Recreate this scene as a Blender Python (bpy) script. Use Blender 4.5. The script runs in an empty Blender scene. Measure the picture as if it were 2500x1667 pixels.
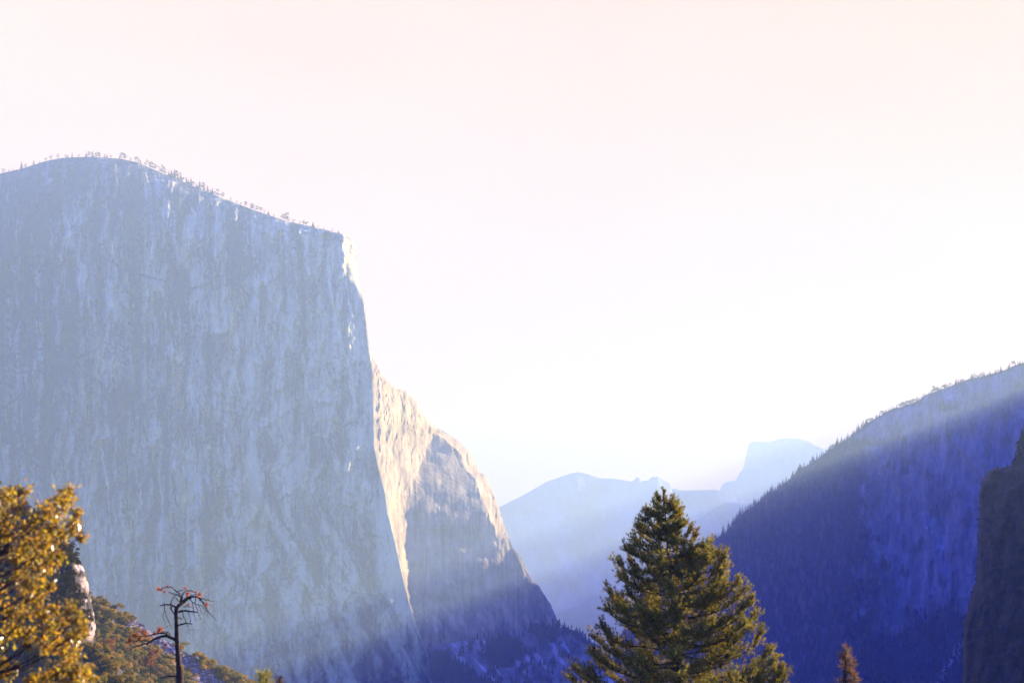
import bpy, math, random
import numpy as np
from mathutils import Vector, Matrix

scene = bpy.context.scene
R = math.radians
random.seed(7)
rng = np.random.default_rng(11)

# ------------------------------------------------------------------ camera, sky, sun, exposure
FOC, CX, CY, HOR = 3900.0, 1250.0, 833.5, 1437.0      # photograph: focal length in pixels, centre, horizon row
PITCH = math.atan((HOR - CY) / FOC)
cam_d = bpy.data.cameras.new('camera')
cam = bpy.data.objects.new('camera', cam_d)
scene.collection.objects.link(cam)
cam.location = (0, 0, 0)
cam.rotation_euler = (math.pi / 2 + PITCH, 0, 0)
cam_d.sensor_width = 36.0
cam_d.lens = 36.0 * FOC / 2500.0
cam_d.clip_start = 0.5
cam_d.clip_end = 80000.0
cam_d.dof.use_dof = True
cam_d.dof.focus_distance = 600.0
cam_d.dof.aperture_fstop = 2.0
scene.camera = cam

SUN_AZ, SUN_EL = 51.7, 16.4                            # azimuth clockwise from the view, elevation
sdir = Vector((math.sin(R(SUN_AZ)) * math.cos(R(SUN_EL)), math.cos(R(SUN_AZ)) * math.cos(R(SUN_EL)), math.sin(R(SUN_EL))))
sun_d = bpy.data.lights.new('sun', 'SUN')
sun_d.energy = 5.0
sun_d.angle = R(0.5)
sun_d.color = (1.0, 0.77, 0.54)
sun = bpy.data.objects.new('sun', sun_d)
sun.rotation_euler = sdir.to_track_quat('Z', 'Y').to_euler()
sun.location = (400, 300, 500)
scene.collection.objects.link(sun)

world = bpy.data.worlds.new('World')
scene.world = world
world.use_nodes = True
wn, wl = world.node_tree.nodes, world.node_tree.links
wn.clear()
w_out = wn.new('ShaderNodeOutputWorld')
w_bg = wn.new('ShaderNodeBackground')
w_bg.inputs['Strength'].default_value = 0.078
sky = wn.new('ShaderNodeTexSky')
sky.sky_type = 'NISHITA'
sky.sun_disc = False
sky.sun_elevation = R(SUN_EL)
sky.sun_rotation = R(SUN_AZ)
sky.altitude = 1300
sky.air_density = 1.0
sky.dust_density = 0.4
sky.ozone_density = 3.0
# a bright pinkish white morning veil over the lower sky up the valley; open blue sky overhead and behind
geo = wn.new('ShaderNodeTexCoord')
sep = wn.new('ShaderNodeSeparateXYZ')
wl.new(geo.outputs['Generated'], sep.inputs[0])
mz = wn.new('ShaderNodeMapRange'); mz.interpolation_type = 'SMOOTHSTEP'
mz.inputs['From Min'].default_value = 0.52; mz.inputs['From Max'].default_value = 0.40
wl.new(sep.outputs['Z'], mz.inputs['Value'])
my = wn.new('ShaderNodeMapRange'); my.interpolation_type = 'SMOOTHSTEP'
my.inputs['From Min'].default_value = 0.66; my.inputs['From Max'].default_value = 0.84
wl.new(sep.outputs['Y'], my.inputs['Value'])
mm = wn.new('ShaderNodeMath'); mm.operation = 'MULTIPLY'
wl.new(mz.outputs['Result'], mm.inputs[0]); wl.new(my.outputs['Result'], mm.inputs[1])
cn = wn.new('ShaderNodeTexNoise'); cn.inputs['Scale'].default_value = 5.0; cn.inputs['Detail'].default_value = 4.0
cmap = wn.new('ShaderNodeMapping'); cmap.inputs['Scale'].default_value = (1.0, 1.0, 3.0)
wl.new(geo.outputs['Generated'], cmap.inputs[0]); wl.new(cmap.outputs[0], cn.inputs['Vector'])
dot = wn.new('ShaderNodeVectorMath'); dot.operation = 'DOT_PRODUCT'
wl.new(geo.outputs['Generated'], dot.inputs[0]); dot.inputs[1].default_value = tuple(sdir)
ramp = wn.new('ShaderNodeValToRGB')
re_ = ramp.color_ramp.elements
re_[0].position = 0.40; re_[0].color = (1.0, 0.665, 0.48, 1)
re_[1].position = 0.84; re_[1].color = (1.35, 0.54, 0.34, 1)
e3 = re_.new(0.69); e3.color = (1.25, 0.545, 0.38, 1)
wl.new(dot.outputs['Value'], ramp.inputs['Fac'])
cvar = wn.new('ShaderNodeMapRange')
cvar.inputs['From Min'].default_value = 0.35; cvar.inputs['From Max'].default_value = 0.65
cvar.inputs['To Min'].default_value = 2.70; cvar.inputs['To Max'].default_value = 2.84
wl.new(cn.outputs['Fac'], cvar.inputs['Value'])
veil = wn.new('ShaderNodeVectorMath'); veil.operation = 'SCALE'
wl.new(ramp.outputs['Color'], veil.inputs[0]); wl.new(cvar.outputs['Result'], veil.inputs['Scale'])
tint = wn.new('ShaderNodeMix'); tint.data_type = 'RGBA'; tint.blend_type = 'MULTIPLY'
tint.inputs['Factor'].default_value = 1.0
tint.inputs['B'].default_value = (0.11, 0.25, 2.35, 1)
wl.new(sky.outputs[0], tint.inputs['A'])
wmix = wn.new('ShaderNodeMix'); wmix.data_type = 'RGBA'
wl.new(mm.outputs[0], wmix.inputs['Factor'])
wl.new(tint.outputs['Result'], wmix.inputs['A'])
wl.new(veil.outputs['Vector'], wmix.inputs['B'])
wl.new(wmix.outputs['Result'], w_bg.inputs['Color'])
wl.new(w_bg.outputs[0], w_out.inputs[0])

scene.view_settings.view_transform = 'Standard'
scene.view_settings.look = 'None'
scene.view_settings.gamma = 1.0
scene.view_settings.use_curve_mapping = False
scene.view_settings.exposure = 2.57
scene.cycles.max_bounces = 6
scene.cycles.diffuse_bounces = 2
scene.cycles.transmission_bounces = 3
scene.cycles.volume_bounces = 0
scene.cycles.use_denoising = True

# ------------------------------------------------------------------ helpers
cp, sp = math.cos(PITCH), math.sin(PITCH)
def P(px, py, Y):
    """World point seen at photograph position (px, py) at forward distance Y."""
    px = np.asarray(px, float); py = np.asarray(py, float); Y = np.asarray(Y, float)
    a = (px - CX) / FOC; b = (CY - py) / FOC
    fy = cp - sp * b; fz = sp + cp * b
    k = Y / fy
    return np.stack([a * k, np.broadcast_to(Y, np.broadcast(a, Y).shape) + 0 * k, fz * k], -1)

_perm = np.random.default_rng(3).permutation(256); _perm = np.concatenate([_perm, _perm, _perm])
_grad = np.random.default_rng(4).normal(size=(256, 3)); _grad /= np.linalg.norm(_grad, axis=1)[:, None]
def pn(x, y, z=0.0, seed=0):
    x, y, z = np.broadcast_arrays(np.asarray(x, float) + seed * 17.31, np.asarray(y, float) + seed * 5.7, np.asarray(z, float) + seed * 3.1)
    xi, yi, zi = np.floor(x).astype(int), np.floor(y).astype(int), np.floor(z).astype(int)
    xf, yf, zf = x - xi, y - yi, z - zi
    u, v, w = [t * t * t * (t * (t * 6 - 15) + 10) for t in (xf, yf, zf)]
    def g(i, j, k):
        h = _perm[_perm[_perm[(xi + i) & 255] + ((yi + j) & 255)] + ((zi + k) & 255)]
        gr = _grad[h]
        return gr[..., 0] * (xf - i) + gr[..., 1] * (yf - j) + gr[..., 2] * (zf - k)
    l = lambda a, b, t: a + t * (b - a)
    return 1.5 * l(l(l(g(0,0,0), g(1,0,0), u), l(g(0,1,0), g(1,1,0), u), v), l(l(g(0,0,1), g(1,0,1), u), l(g(0,1,1), g(1,1,1), u), v), w)
def fbm(x, y, z=0.0, o=4, seed=0):
    r, a = 0, 1.0
    for i in range(o):
        r = r + a * pn(np.asarray(x) * 2**i, np.asarray(y) * 2**i, np.asarray(z) * 2**i, seed + i)
        a *= 0.5
    return r
def ridged(x, y, z=0.0, o=4, seed=0):
    r, a = 0, 1.0
    for i in range(o):
        r = r + a * (1 - 2 * np.abs(pn(np.asarray(x) * 2**i, np.asarray(y) * 2**i, np.asarray(z) * 2**i, seed + i)))
        a *= 0.5
    return r
def sst(a, b, x):
    t = np.clip((np.asarray(x, float) - a) / (b - a), 0, 1); return t * t * (3 - 2 * t)
def curve(pts):
    a = np.array(pts, float)
    return lambda x: np.interp(x, a[:, 0], a[:, 1])
def stroke(u, v, pts, w, taper=True):
    """soft mask of a line through pts"""
    best = np.full(np.broadcast(u, v).shape, 1e9)
    for (x0, y0), (x1, y1) in zip(pts[:-1], pts[1:]):
        dx, dy = x1 - x0, y1 - y0; q = np.clip(((u - x0) * dx + (v - y0) * dy) / (dx * dx + dy * dy), 0, 1)
        best = np.minimum(best, np.hypot(u - x0 - q * dx, v - y0 - q * dy))
    return np.clip(1.3 - best / w, 0, 1)
def lerp(a, b, t): return a + (b - a) * t

def link(name, me, mat=None, parent=None, loc=None):
    o = bpy.data.objects.new(name, me)
    scene.collection.objects.link(o)
    if mat is not None and me is not None: me.materials.append(mat)
    if parent is not None: o.parent = parent
    if loc is not None: o.location = loc
    return o
def mesh(name, V, F, smooth=False, col=None):
    """V (n,3); F (m,3) or (m,4) array, or list of such arrays; col (n,3) linear base colour."""
    V = np.asarray(V, np.float32).reshape(-1, 3)
    Fs = [np.asarray(f, np.int32) for f in (F if isinstance(F, list) else [F]) if len(f)]
    me = bpy.data.meshes.new(name)
    me.vertices.add(len(V)); me.vertices.foreach_set('co', V.ravel())
    idx = np.concatenate([f.ravel() for f in Fs])
    tot = np.concatenate([np.full(len(f), f.shape[1], np.int32) for f in Fs])
    st = np.concatenate([[0], np.cumsum(tot)[:-1]]).astype(np.int32)
    me.loops.add(len(idx)); me.loops.foreach_set('vertex_index', idx)
    me.polygons.add(len(tot)); me.polygons.foreach_set('loop_start', st); me.polygons.foreach_set('loop_total', tot)
    me.polygons.foreach_set('use_smooth', np.full(len(tot), bool(smooth)))
    if col is not None:
        c = np.ones((len(V), 4), np.float32); c[:, :3] = np.asarray(col).reshape(-1, 3)
        at = me.attributes.new('tone', 'FLOAT_COLOR', 'POINT'); at.data.foreach_set('color', c.ravel())
    me.update(calc_edges=True); me.validate()
    return me
def gridF(n, m):
    i = np.arange(n - 1)[:, None] * m + np.arange(m - 1)[None, :]
    return np.stack([i, i + 1, i + m + 1, i + m], -1).reshape(-1, 4)
def back(V, dY, dz=0.0, z=None):
    """the same outline further back, a little lower, so that the landform has real depth behind its crest"""
    W = V * (1 + dY / V[..., 1:2])
    W[..., 2] -= dz
    if z is not None: W[..., 2] = z
    return W
def tag(o, label=None, cat=None, group=None, kind=None):
    if label: o['label'] = label
    if cat: o['category'] = cat
    if group: o['group'] = group
    if kind: o['kind'] = kind
    return o
def empty(name, loc, label, cat, group=None):
    o = bpy.data.objects.new(name, None); o.empty_display_size = 1
    scene.collection.objects.link(o); o.location = loc
    return tag(o, label, cat, group)

# ------------------------------------------------------------------ materials
def new_mat(name, rough=0.9):
    m = bpy.data.materials.new(name); m.use_nodes = True
    b = m.node_tree.nodes['Principled BSDF']
    b.inputs['Roughness'].default_value = rough
    b.inputs['Specular IOR Level'].default_value = 0.15
    return m, m.node_tree.nodes, m.node_tree.links, b
def rock_mat(name, scale=0.02, zst=0.25, bump=1.0, dist=3.0, var=0.35, use_attr=True, base=(0.3, 0.29, 0.28)):
    m, n, l, b = new_mat(name)
    tc = n.new('ShaderNodeTexCoord')
    mp = n.new('ShaderNodeMapping'); mp.inputs['Scale'].default_value = (scale, scale, scale * zst)
    l.new(tc.outputs['Object'], mp.inputs[0])
    nz = n.new('ShaderNodeTexNoise'); nz.inputs['Scale'].default_value = 1; nz.inputs['Detail'].default_value = 7; nz.inputs['Roughness'].default_value = 0.65
    l.new(mp.outputs[0], nz.inputs['Vector'])
    mr = n.new('ShaderNodeMapRange')
    mr.inputs['From Min'].default_value = 0.3; mr.inputs['From Max'].default_value = 0.7
    mr.inputs['To Min'].default_value = 1 - var; mr.inputs['To Max'].default_value = 1 + var
    l.new(nz.outputs['Fac'], mr.inputs['Value'])
    mx = n.new('ShaderNodeMix'); mx.data_type = 'RGBA'; mx.blend_type = 'MULTIPLY'; mx.inputs['Factor'].default_value = 1
    if use_attr:
        at = n.new('ShaderNodeAttribute'); at.attribute_name = 'tone'
        l.new(at.outputs['Color'], mx.inputs['A'])
    else:
        mx.inputs['A'].default_value = (*base, 1)
    l.new(mr.outputs['Result'], mx.inputs['B'])
    l.new(mx.outputs['Result'], b.inputs['Base Color'])
    mp2 = n.new('ShaderNodeMapping'); mp2.inputs['Scale'].default_value = (scale * 2.2, scale * 2.2, scale * zst * 2.5)
    l.new(tc.outputs['Object'], mp2.inputs[0])
    nb = n.new('ShaderNodeTexNoise'); nb.inputs['Scale'].default_value = 1; nb.inputs['Detail'].default_value = 8; nb.inputs['Roughness'].default_value = 0.6
    l.new(mp2.outputs[0], nb.inputs['Vector'])
    bp = n.new('ShaderNodeBump'); bp.inputs['Strength'].default_value = bump; bp.inputs['Distance'].default_value = dist
    l.new(nb.outputs['Fac'], bp.inputs['Height']); l.new(bp.outputs[0], b.inputs['Normal'])
    return m
def leaf_mat(name, trans=0.45, tcol=(1.0, 1.0, 0.5), rough=0.5, spec=0.3, var=0.25, vscale=1.5):
    """foliage: base colour from the 'tone' attribute, part of the light passes through the blade"""
    m, n, l, b = new_mat(name, rough)
    b.inputs['Specular IOR Level'].default_value = spec
    at = n.new('ShaderNodeAttribute'); at.attribute_name = 'tone'
    tc = n.new('ShaderNodeTexCoord')
    nz = n.new('ShaderNodeTexNoise'); nz.inputs['Scale'].default_value = vscale; nz.inputs['Detail'].default_value = 3
    l.new(tc.outputs['Object'], nz.inputs['Vector'])
    mr = n.new('ShaderNodeMapRange'); mr.inputs['From Min'].default_value = .3; mr.inputs['From Max'].default_value = .7
    mr.inputs['To Min'].default_value = 1 - var; mr.inputs['To Max'].default_value = 1 + var
    l.new(nz.outputs['Fac'], mr.inputs['Value'])
    mx = n.new('ShaderNodeMix'); mx.data_type = 'RGBA'; mx.blend_type = 'MULTIPLY'; mx.inputs['Factor'].default_value = 1
    l.new(at.outputs['Color'], mx.inputs['A']); l.new(mr.outputs['Result'], mx.inputs['B'])
    l.new(mx.outputs['Result'], b.inputs['Base Color'])
    tr = n.new('ShaderNodeBsdfTranslucent')
    t2 = n.new('ShaderNodeMix'); t2.data_type = 'RGBA'; t2.blend_type = 'MULTIPLY'; t2.inputs['Factor'].default_value = 1
    l.new(mx.outputs['Result'], t2.inputs['A']); t2.inputs['B'].default_value = (*tcol, 1)
    l.new(t2.outputs['Result'], tr.inputs['Color'])
    ms = n.new('ShaderNodeMixShader'); ms.inputs[0].default_value = trans
    l.new(b.outputs[0], ms.inputs[1]); l.new(tr.outputs[0], ms.inputs[2])
    l.new(ms.outputs[0], n['Material Output'].inputs['Surface'])
    return m
def bark_mat(name, c, scale=6.0):
    m, n, l, b = new_mat(name, 0.85)
    tc = n.new('ShaderNodeTexCoord'); mp = n.new('ShaderNodeMapping'); mp.inputs['Scale'].default_value = (scale, scale, scale * .25)
    l.new(tc.outputs['Object'], mp.inputs[0])
    nz = n.new('ShaderNodeTexNoise'); nz.inputs['Scale'].default_value = 1; nz.inputs['Detail'].default_value = 5
    l.new(mp.outputs[0], nz.inputs['Vector'])
    cr = n.new('ShaderNodeMix'); cr.data_type = 'RGBA'
    cr.inputs['A'].default_value = (*[v * .55 for v in c], 1); cr.inputs['B'].default_value = (*[v * 1.4 for v in c], 1)
    l.new(nz.outputs['Fac'], cr.inputs['Factor']); l.new(cr.outputs['Result'], b.inputs['Base Color'])
    bp = n.new('ShaderNodeBump'); bp.inputs['Distance'].default_value = .03; bp.inputs['Strength'].default_value = .8
    l.new(nz.outputs['Fac'], bp.inputs['Height']); l.new(bp.outputs[0], b.inputs['Normal'])
    return m

M_granite = rock_mat('granite', 0.045, 0.35, 0.9, 5.0, 0.16)
M_far = rock_mat('distant_rock', 0.006, 0.5, 0.6, 15.0, 0.35)
M_ridge = rock_mat('ridge_rock', 0.03, 0.3, 0.9, 6.0, 0.40)
M_near = rock_mat('near_rock', 0.25, 0.5, 0.8, 0.8, 0.45)
M_ground = rock_mat('soil', 0.08, 1.0, 0.6, 1.0, 0.4, use_attr=False, base=(0.06, 0.055, 0.03))
# ------------------------------------------------------------------ big cliff on the left
rim = curve([(-400,470),(-250,455),(-100,440),(0,424),(50,413),(85,402),(110,394),(150,386),(215,383),(260,385),(300,389),(340,398),(375,414),(410,428),(470,454),(520,474),(560,490),(620,513),(700,540),(760,553),(800,562),(840,573),(858,583),(868,598)])
nose = curve([(560,864),(598,868),(640,869),(692,874),(739,888),(781,893),(846,900),(902,908),(1000,911),(1088,913),(1139,922),(1204,940),(1253,946),(1310,961),(1393,979),(1464,996),(1512,1011),(1548,1026),(1586,1038),(1664,1053),(1760,1085)])
rsil = curve([(560,865),(598,869),(640,870.5),(692,876),(739,890),(781,895),(846,902),(862,905),(916,933),(941,961),(958,995),(978,1016),(1011,1033),(1039,1061),(1074,1117),(1104,1149),(1153,1172),(1158,1184),(1181,1196),(1250,1221),(1265,1225),(1336,1252),(1350,1267),(1357,1270),(1414,1298),(1429,1315),(1476,1345),(1512,1360),(1530,1368),(1600,1400),(1760,1470)])
litC = curve([(560,1100),(1010,1100),(1030,1075),(1065,1052),(1090,1038),(1130,1028),(1170,1010),(1200,996),(1250,987),(1280,990),(1305,1000),(1320,1004),(1340,999),(1370,998),(1420,1009),(1450,1014),(1480,1018),(1540,1032),(1600,1046),(1664,1060),(1760,1095)])

nt, nw, ne = 500, 480, 190
t = np.linspace(0, 1, nt)[:, None]
s = np.linspace(0, 1, nw)[None, :]
ptop = lerp(-250, 868, s)
pyn = lerp(598, 1760, t)
pxw = lerp(-250 + 0 * t, nose(pyn), s)
pyw = lerp(rim(ptop), 1760, t)
h = 1 - t                                              # 1 at the rim
Yw = 2940 + 60 * s + 150 * h - 70 * np.sin(math.pi * s) * np.ones_like(h)
Yw = Yw + 190 * np.clip(1 - t / 0.16, 0, 1) ** 2 * sst(1.02, 0.45, s)      # the dome leans back at the top
slab = sst(.22, .55, s) * np.clip(.75 + .9 * fbm(pxw / 60, pyw / 14, o=3, seed=27), 0, 2)
sw = .008 + .022 * sst(-.3, .5, fbm(pxw / 90, 0 * pxw, o=2, seed=28)) + 0 * t
Yw = Yw + 150 * slab * .13 * np.clip(1 - t / sw, 0, 1) ** 1.3
# right-hand beak that catches the sun
nzb = fbm(pxw / 22, pyw / 30, o=3, seed=41)
beak = sst(0.10, 0.03, t) * sst(0, 12, pxw - (836 + 10 * nzb - 60 * (t - .03) * 0))
Yw = Yw + beak * np.clip(pxw - (832 + 8 * nzb), 0, 60) * 2.0
# relief: tall corrugations, pillars, horizontal fractures, the leaning apron rib
u, v = pxw, pyw
rel = 20 * fbm(u / 150, v / 520, o=3, seed=1) + 11 * ridged(u / 48, v / 420, o=3, seed=5) * 0.6
rel += 5.0 * fbm(u / 15, v / 110, o=3, seed=9) + 2.4 * fbm(u / 6, v / 22, o=3, seed=13)
brk = sst(0.25, 0.6, fbm(u / 120, v / 60, o=3, seed=19))
rel += 5 * brk * fbm(u / 24, v / 14, o=3, seed=21)
wu0 = u + 10 * fbm(u / 60, v / 80, o=3, seed=29)
pl1 = sst(-.02, .02, fbm(wu0 / 46, v / 150, o=3, seed=151) - .08)
pl2 = sst(-.02, .02, fbm(wu0 / 26, v / 90, o=3, seed=153) - .16)
pl3 = sst(-.03, .03, fbm((wu0 + .5 * v) / 40, (v - .5 * u) / 90, o=3, seed=155) - .20)
rel += 9 * pl1 + 6 * pl2 + 5 * pl3
ckw = u + 6 * fbm(u / 30, v / 40, o=3, seed=157)
crk = sst(.050, .0, np.abs(fbm(ckw / 30, v / 340, o=2, seed=159))) * sst(-.1, .25, fbm(u / 60, v / 120, o=2, seed=160))
crk2 = sst(.035, .0, np.abs(fbm((ckw + .35 * v) / 60, v / 200, o=3, seed=161))) * sst(.0, .3, fbm(u / 80, v / 80, o=2, seed=162))
crk3 = sst(.04, .0, np.abs(fbm(u / 80, (v + .15 * u) / 34, o=3, seed=163))) * sst(.05, .35, fbm(u / 60, v / 50, o=2, seed=164))
rel -= 7 * crk + 6 * crk2 + 4 * crk3
ribx = np.interp(v, [1080, 1170, 1250, 1330, 1420, 1500, 1600, 1760], [590, 622, 668, 715, 762, 800, 840, 900])
ribw = np.interp(v, [1080, 1180, 1300, 1420, 1550, 1760], [10, 26, 40, 62, 90, 130])
rd = (u - ribx)
rib = sst(-ribw * 1.6, 0, rd + 8 * fbm(u / 20, v / 60, seed=23)) * sst(14, 0, rd) * sst(1075, 1200, v)
rel += 26 * rib
rel = rel - rel.mean()
edge_keep = sst(0, 0.02, t) * (1 - sst(0.93, 0.999, s))
Yw = Yw - rel * edge_keep
# colour: pale granite, dark water streaks, tan patches, weathered left part; relief shading of rib and cracks painted in
wu = u + 9 * fbm(u / 70, v / 90, o=3, seed=29)
m = 0.50 + 0.22 * fbm(wu / 40, v / 300, o=3, seed=31) + 0.10 * fbm(wu / 9, v / 70, o=4, seed=35) + 0.24 * fbm(u / 80, v / 110, o=5, seed=37) + .10 * fbm(u / 9, v / 8, o=3, seed=38)
rib2 = sst(-3, 0, rd) * sst(ribw * .9, 2, rd) * sst(1120, 1230, v)  # flank right of the rib, its shade painted into the tone
m += 0.12 * sst(300, 800, u) + 0.26 * rib - .22 * rib2 - 0.34 * sst(520, -20, u) * sst(1250, 800, v) - .12 * sst(560, 400, v)
arch = sst(5, 0, np.abs(v - (905 - 60 * sst(150, 260, u) + 10 * fbm(u / 30, 0 * u, o=3, seed=39)) + 14 * fbm(u / 60, v / 60, seed=40))) * sst(-50, 50, u) * sst(420, 330, u)
m -= .22 * arch
streak = sst(0.22, 0.62, fbm(wu / 16, v / 330, o=3, seed=43) + .45 * fbm(u / 70, v / 110, o=2, seed=44))
m -= 0.17 * streak * sst(0.02, 0.12, t)
m += .17 * (pl1 - .5) + .12 * (pl2 - .35) + .12 * (pl3 - .3) + .22 * fbm(wu0 / 22, v / 700, o=3, seed=166) + .08 * fbm(wu0 / 6, v / 420, o=2, seed=167) - .34 * crk - .30 * crk2 - .26 * crk3
for pts_, w_, a_ in [
    ([(800,608),(806,700),(820,792),(838,850),(858,915),(864,960)], 3, .45), ([(846,680),(853,740),(860,815),(864,850)], 2.5, .45), ([(829,790),(834,850),(832,900)], 3, .25),
    ([(246,1070),(252,1130),(262,1190),(270,1280),(276,1370),(284,1450)], 2.4, .42), ([(166,1110),(168,1170)], 2, .40), ([(232,1235),(237,1300)], 2, .35), ([(340,1180),(346,1230)], 2, .35),
    ([(690,1160),(697,1220),(703,1285)], 2.4, .45), ([(640,1130),(645,1175)], 2, .30), ([(825,1362),(850,1400),(880,1438),(905,1470)], 7, .28), ([(770,1060),(800,1065),(830,1085)], 3, .12),
    ([(556,515),(560,600),(557,690)], 5, -.35), ([(640,700),(648,780),(660,850),(655,930)], 11, -.22), ([(330,690),(346,780),(338,920),(345,1010)], 9, -.22), ([(178,640),(184,760),(175,860)], 9, -.20),
    ([(402,700),(412,790),(428,850)], 4, -.34), ([(690,580),(694,700),(700,780)], 6, -.22), ([(505,850),(515,960),(512,1060)], 7, -.20), ([(580,760),(588,880)], 5, -.22), ([(735,620),(742,760),(748,900)], 5, -.22),
    ([(0,872),(60,860),(120,848),(178,842)], 3, -.30), ([(330,668),(400,685),(470,705),(520,688)], 3, -.24), ([(560,690),(590,700),(610,730),(600,750)], 3, -.26),
    ([(400,1100),(408,1170),(404,1250)], 6, -.24), ([(425,1180),(432,1235)], 4, -.30), ([(352,1040),(366,1120),(385,1190)], 5, -.22), ([(515,1100),(519,1230)], 4, -.28), ([(585,1090),(592,1200)], 4, -.24),
    ([(640,1140),(660,1200),(690,1270),(735,1340),(775,1400)], 6, -.34), ([(870,1490),(900,1550),(935,1600),(960,1680)], 12, -.30), ([(760,1560),(790,1640),(800,1720)], 9, -.30), ([(690,1570),(720,1660)], 8, -.24), ([(930,1560),(960,1600),(985,1680)], 6, -.24),
    ([(830,1490),(860,1520),(900,1560)], 6, .22), ([(740,1540),(752,1580)], 4, .30), ([(670,1618),(682,1650)], 5, .35), ([(960,1570),(990,1590),(1010,1640)], 5, .25), ([(440,650),(470,640),(480,690),(470,730)], 14, .16), ([(385,430),(392,470),(388,520)], 12, .14)]:
    m += 1.5 * a_ * stroke(u + 4 * fbm(u / 18, v / 26, o=2, seed=171), v, pts_, w_)
m -= .20 * sst(.1, .4, fbm(u / 40, v / 50, o=4, seed=173)) * sst(180, 20, u)
m += .24 * fbm(wu0 / 75, v / 1400, o=2, seed=191) + .34 * fbm((u - .52 * v) / 26, v / 420, o=3, seed=193) * sst(1120, 1300, v) * sst(430, 620, u)
m += .22 * (sst(-.02, .03, fbm((u - .50 * v) / 44, v / 300, o=3, seed=195)) - .5) * sst(1180, 1330, v) * sst(520, 700, u)
m -= .24 * sst(.02, .05, fbm(wu0 / 20, v / 260, o=3, seed=197) - .22) * sst(430, 480, v)
wht = sst(0.48, 0.66, fbm(u / 9, v / 300, o=2, seed=47)) * sst(0.1, 0.3, fbm(u / 50, v / 90, seed=48))
m += 0.30 * wht
frac = sst(0.06, 0.0, np.abs(fbm(u / 90, v / 36, o=3, seed=51))) * brk
m -= 0.25 * frac
m = np.clip(.5 + (m - .5) * 1.6, 0, 1)[..., None]
cd, cl = np.array([0.02, 0.025, 0.040]), np.array([0.62, 0.63, 0.24])
colw = cd + (cl - cd) * m
tan = (sst(0.05, 0.5, fbm(wu / 30, v / 200, o=4, seed=53)) * sst(0, 200, u) * sst(820, 500, u))[..., None]
colw = colw * (1 + tan * np.array([0.22, 0.02, -0.30]))
# sunlit slab and scrub below the sloping rim
scr = (sst(0.035, 0.012, t) * sst(0.0, 0.35, fbm(u / 12, v / 6, o=3, seed=57)))[..., None]
colw = colw * (1 - scr) + scr * np.array([0.10, 0.10, 0.06])
Vw = P(pxw, pyw, Yw)

se = np.linspace(0, 1, ne)[None, 1:]
pye = pyn + 0 * se
nx, rx = nose(pyn), np.maximum(rsil(pyn), nose(pyn) + 1.2)
pxe = lerp(nx, rx, se) + se ** 12 * sst(870, 900, pyn) * 2.4 * fbm(pyn / 9, 0 * pyn, o=3, seed=60)
C = litC(pyn) + 8 * fbm(pye / 60, pxe / 90, o=2, seed=61)
C = np.maximum(C, nx + 2)
mpp = 3100 / FOC
lat = (pxe - nx) * mpp
Cl = (C - nx) * mpp
soft = lambda x, k: np.logaddexp(0, x / k) * k
Ye = Yw[:, -1:] + 2.7 * (lat - soft(lat - Cl, 5.0)) + lerp(.62, .48, sst(1180, 1300, pye)) * soft(lat - Cl, 5.0)
Rb = (rx - 30 - nx + 7 * fbm(pye / 40, pxe / 20, o=2, seed=63)) * mpp
bandm = sst(1045, 1075, pye) * sst(1325, 1290, pye)
Ye = Ye + bandm * 2.6 * np.clip(lat - Rb, 0, None) * sst(0, 1, 0 * pye + 1)
Ye = Ye + (1 - bandm) * 1.0 * np.clip(lat - (rx - 10 - nx) * mpp, 0, None)
u2, v2 = pxe, pye
rel2 = 9 * fbm(u2 / 60, v2 / 240, o=3, seed=71) + 4.5 * fbm(u2 / 14, v2 / 60, o=3, seed=73) + 2.2 * fbm(u2 / 5, v2 / 16, o=3, seed=75)
rel2 += 4.0 * ridged((u2 + .35 * v2) / 13, v2 / 46, o=3, seed=78) * sst(6, -8, pxe - C)
rel2 += (9 - 6.5 * sst(-10, 10, pxe - C)) * ridged((u2 + .55 * v2) / 40, v2 / 130, o=3, seed=77) * sst(1250, 1000, v2)
rel2 = rel2 * (1 - .72 * sst(-4, 10, pxe - C) * sst(960, 1030, v2) * sst(0, 14, rx - 34 - pxe))
Ye = Ye - rel2 * np.clip(lat / 12, 0, 1) * (1 - .7 * sst(.97, 1, se))
m2 = 0.58 + 0.26 * fbm(u2 / 20, v2 / 160, o=4, seed=81) + 0.16 * fbm(u2 / 8, v2 / 26, o=4, seed=83)
m2 -= 0.22 * sst(0.25, 0.55, fbm(u2 / 9, v2 / 200, o=3, seed=85))
low = sst(1420, 1500, v2 + 30 * fbm(u2 / 50, v2 / 40, seed=87) - 0.12 * (1200 - u2))
m2 -= 0.22 * low
m2 += 0.30 * low * sst(.25, .55, fbm((u2 - .55 * v2) / 16, v2 / 50, o=3, seed=89))
q1 = sst(-.02, .02, fbm(u2 / 24, v2 / 60, o=3, seed=181) - .1); q2 = sst(.05, 0, np.abs(fbm(u2 / 18, v2 / 140, o=3, seed=183)))
m2 += .14 * (q1 - .4) - .26 * q2
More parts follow.
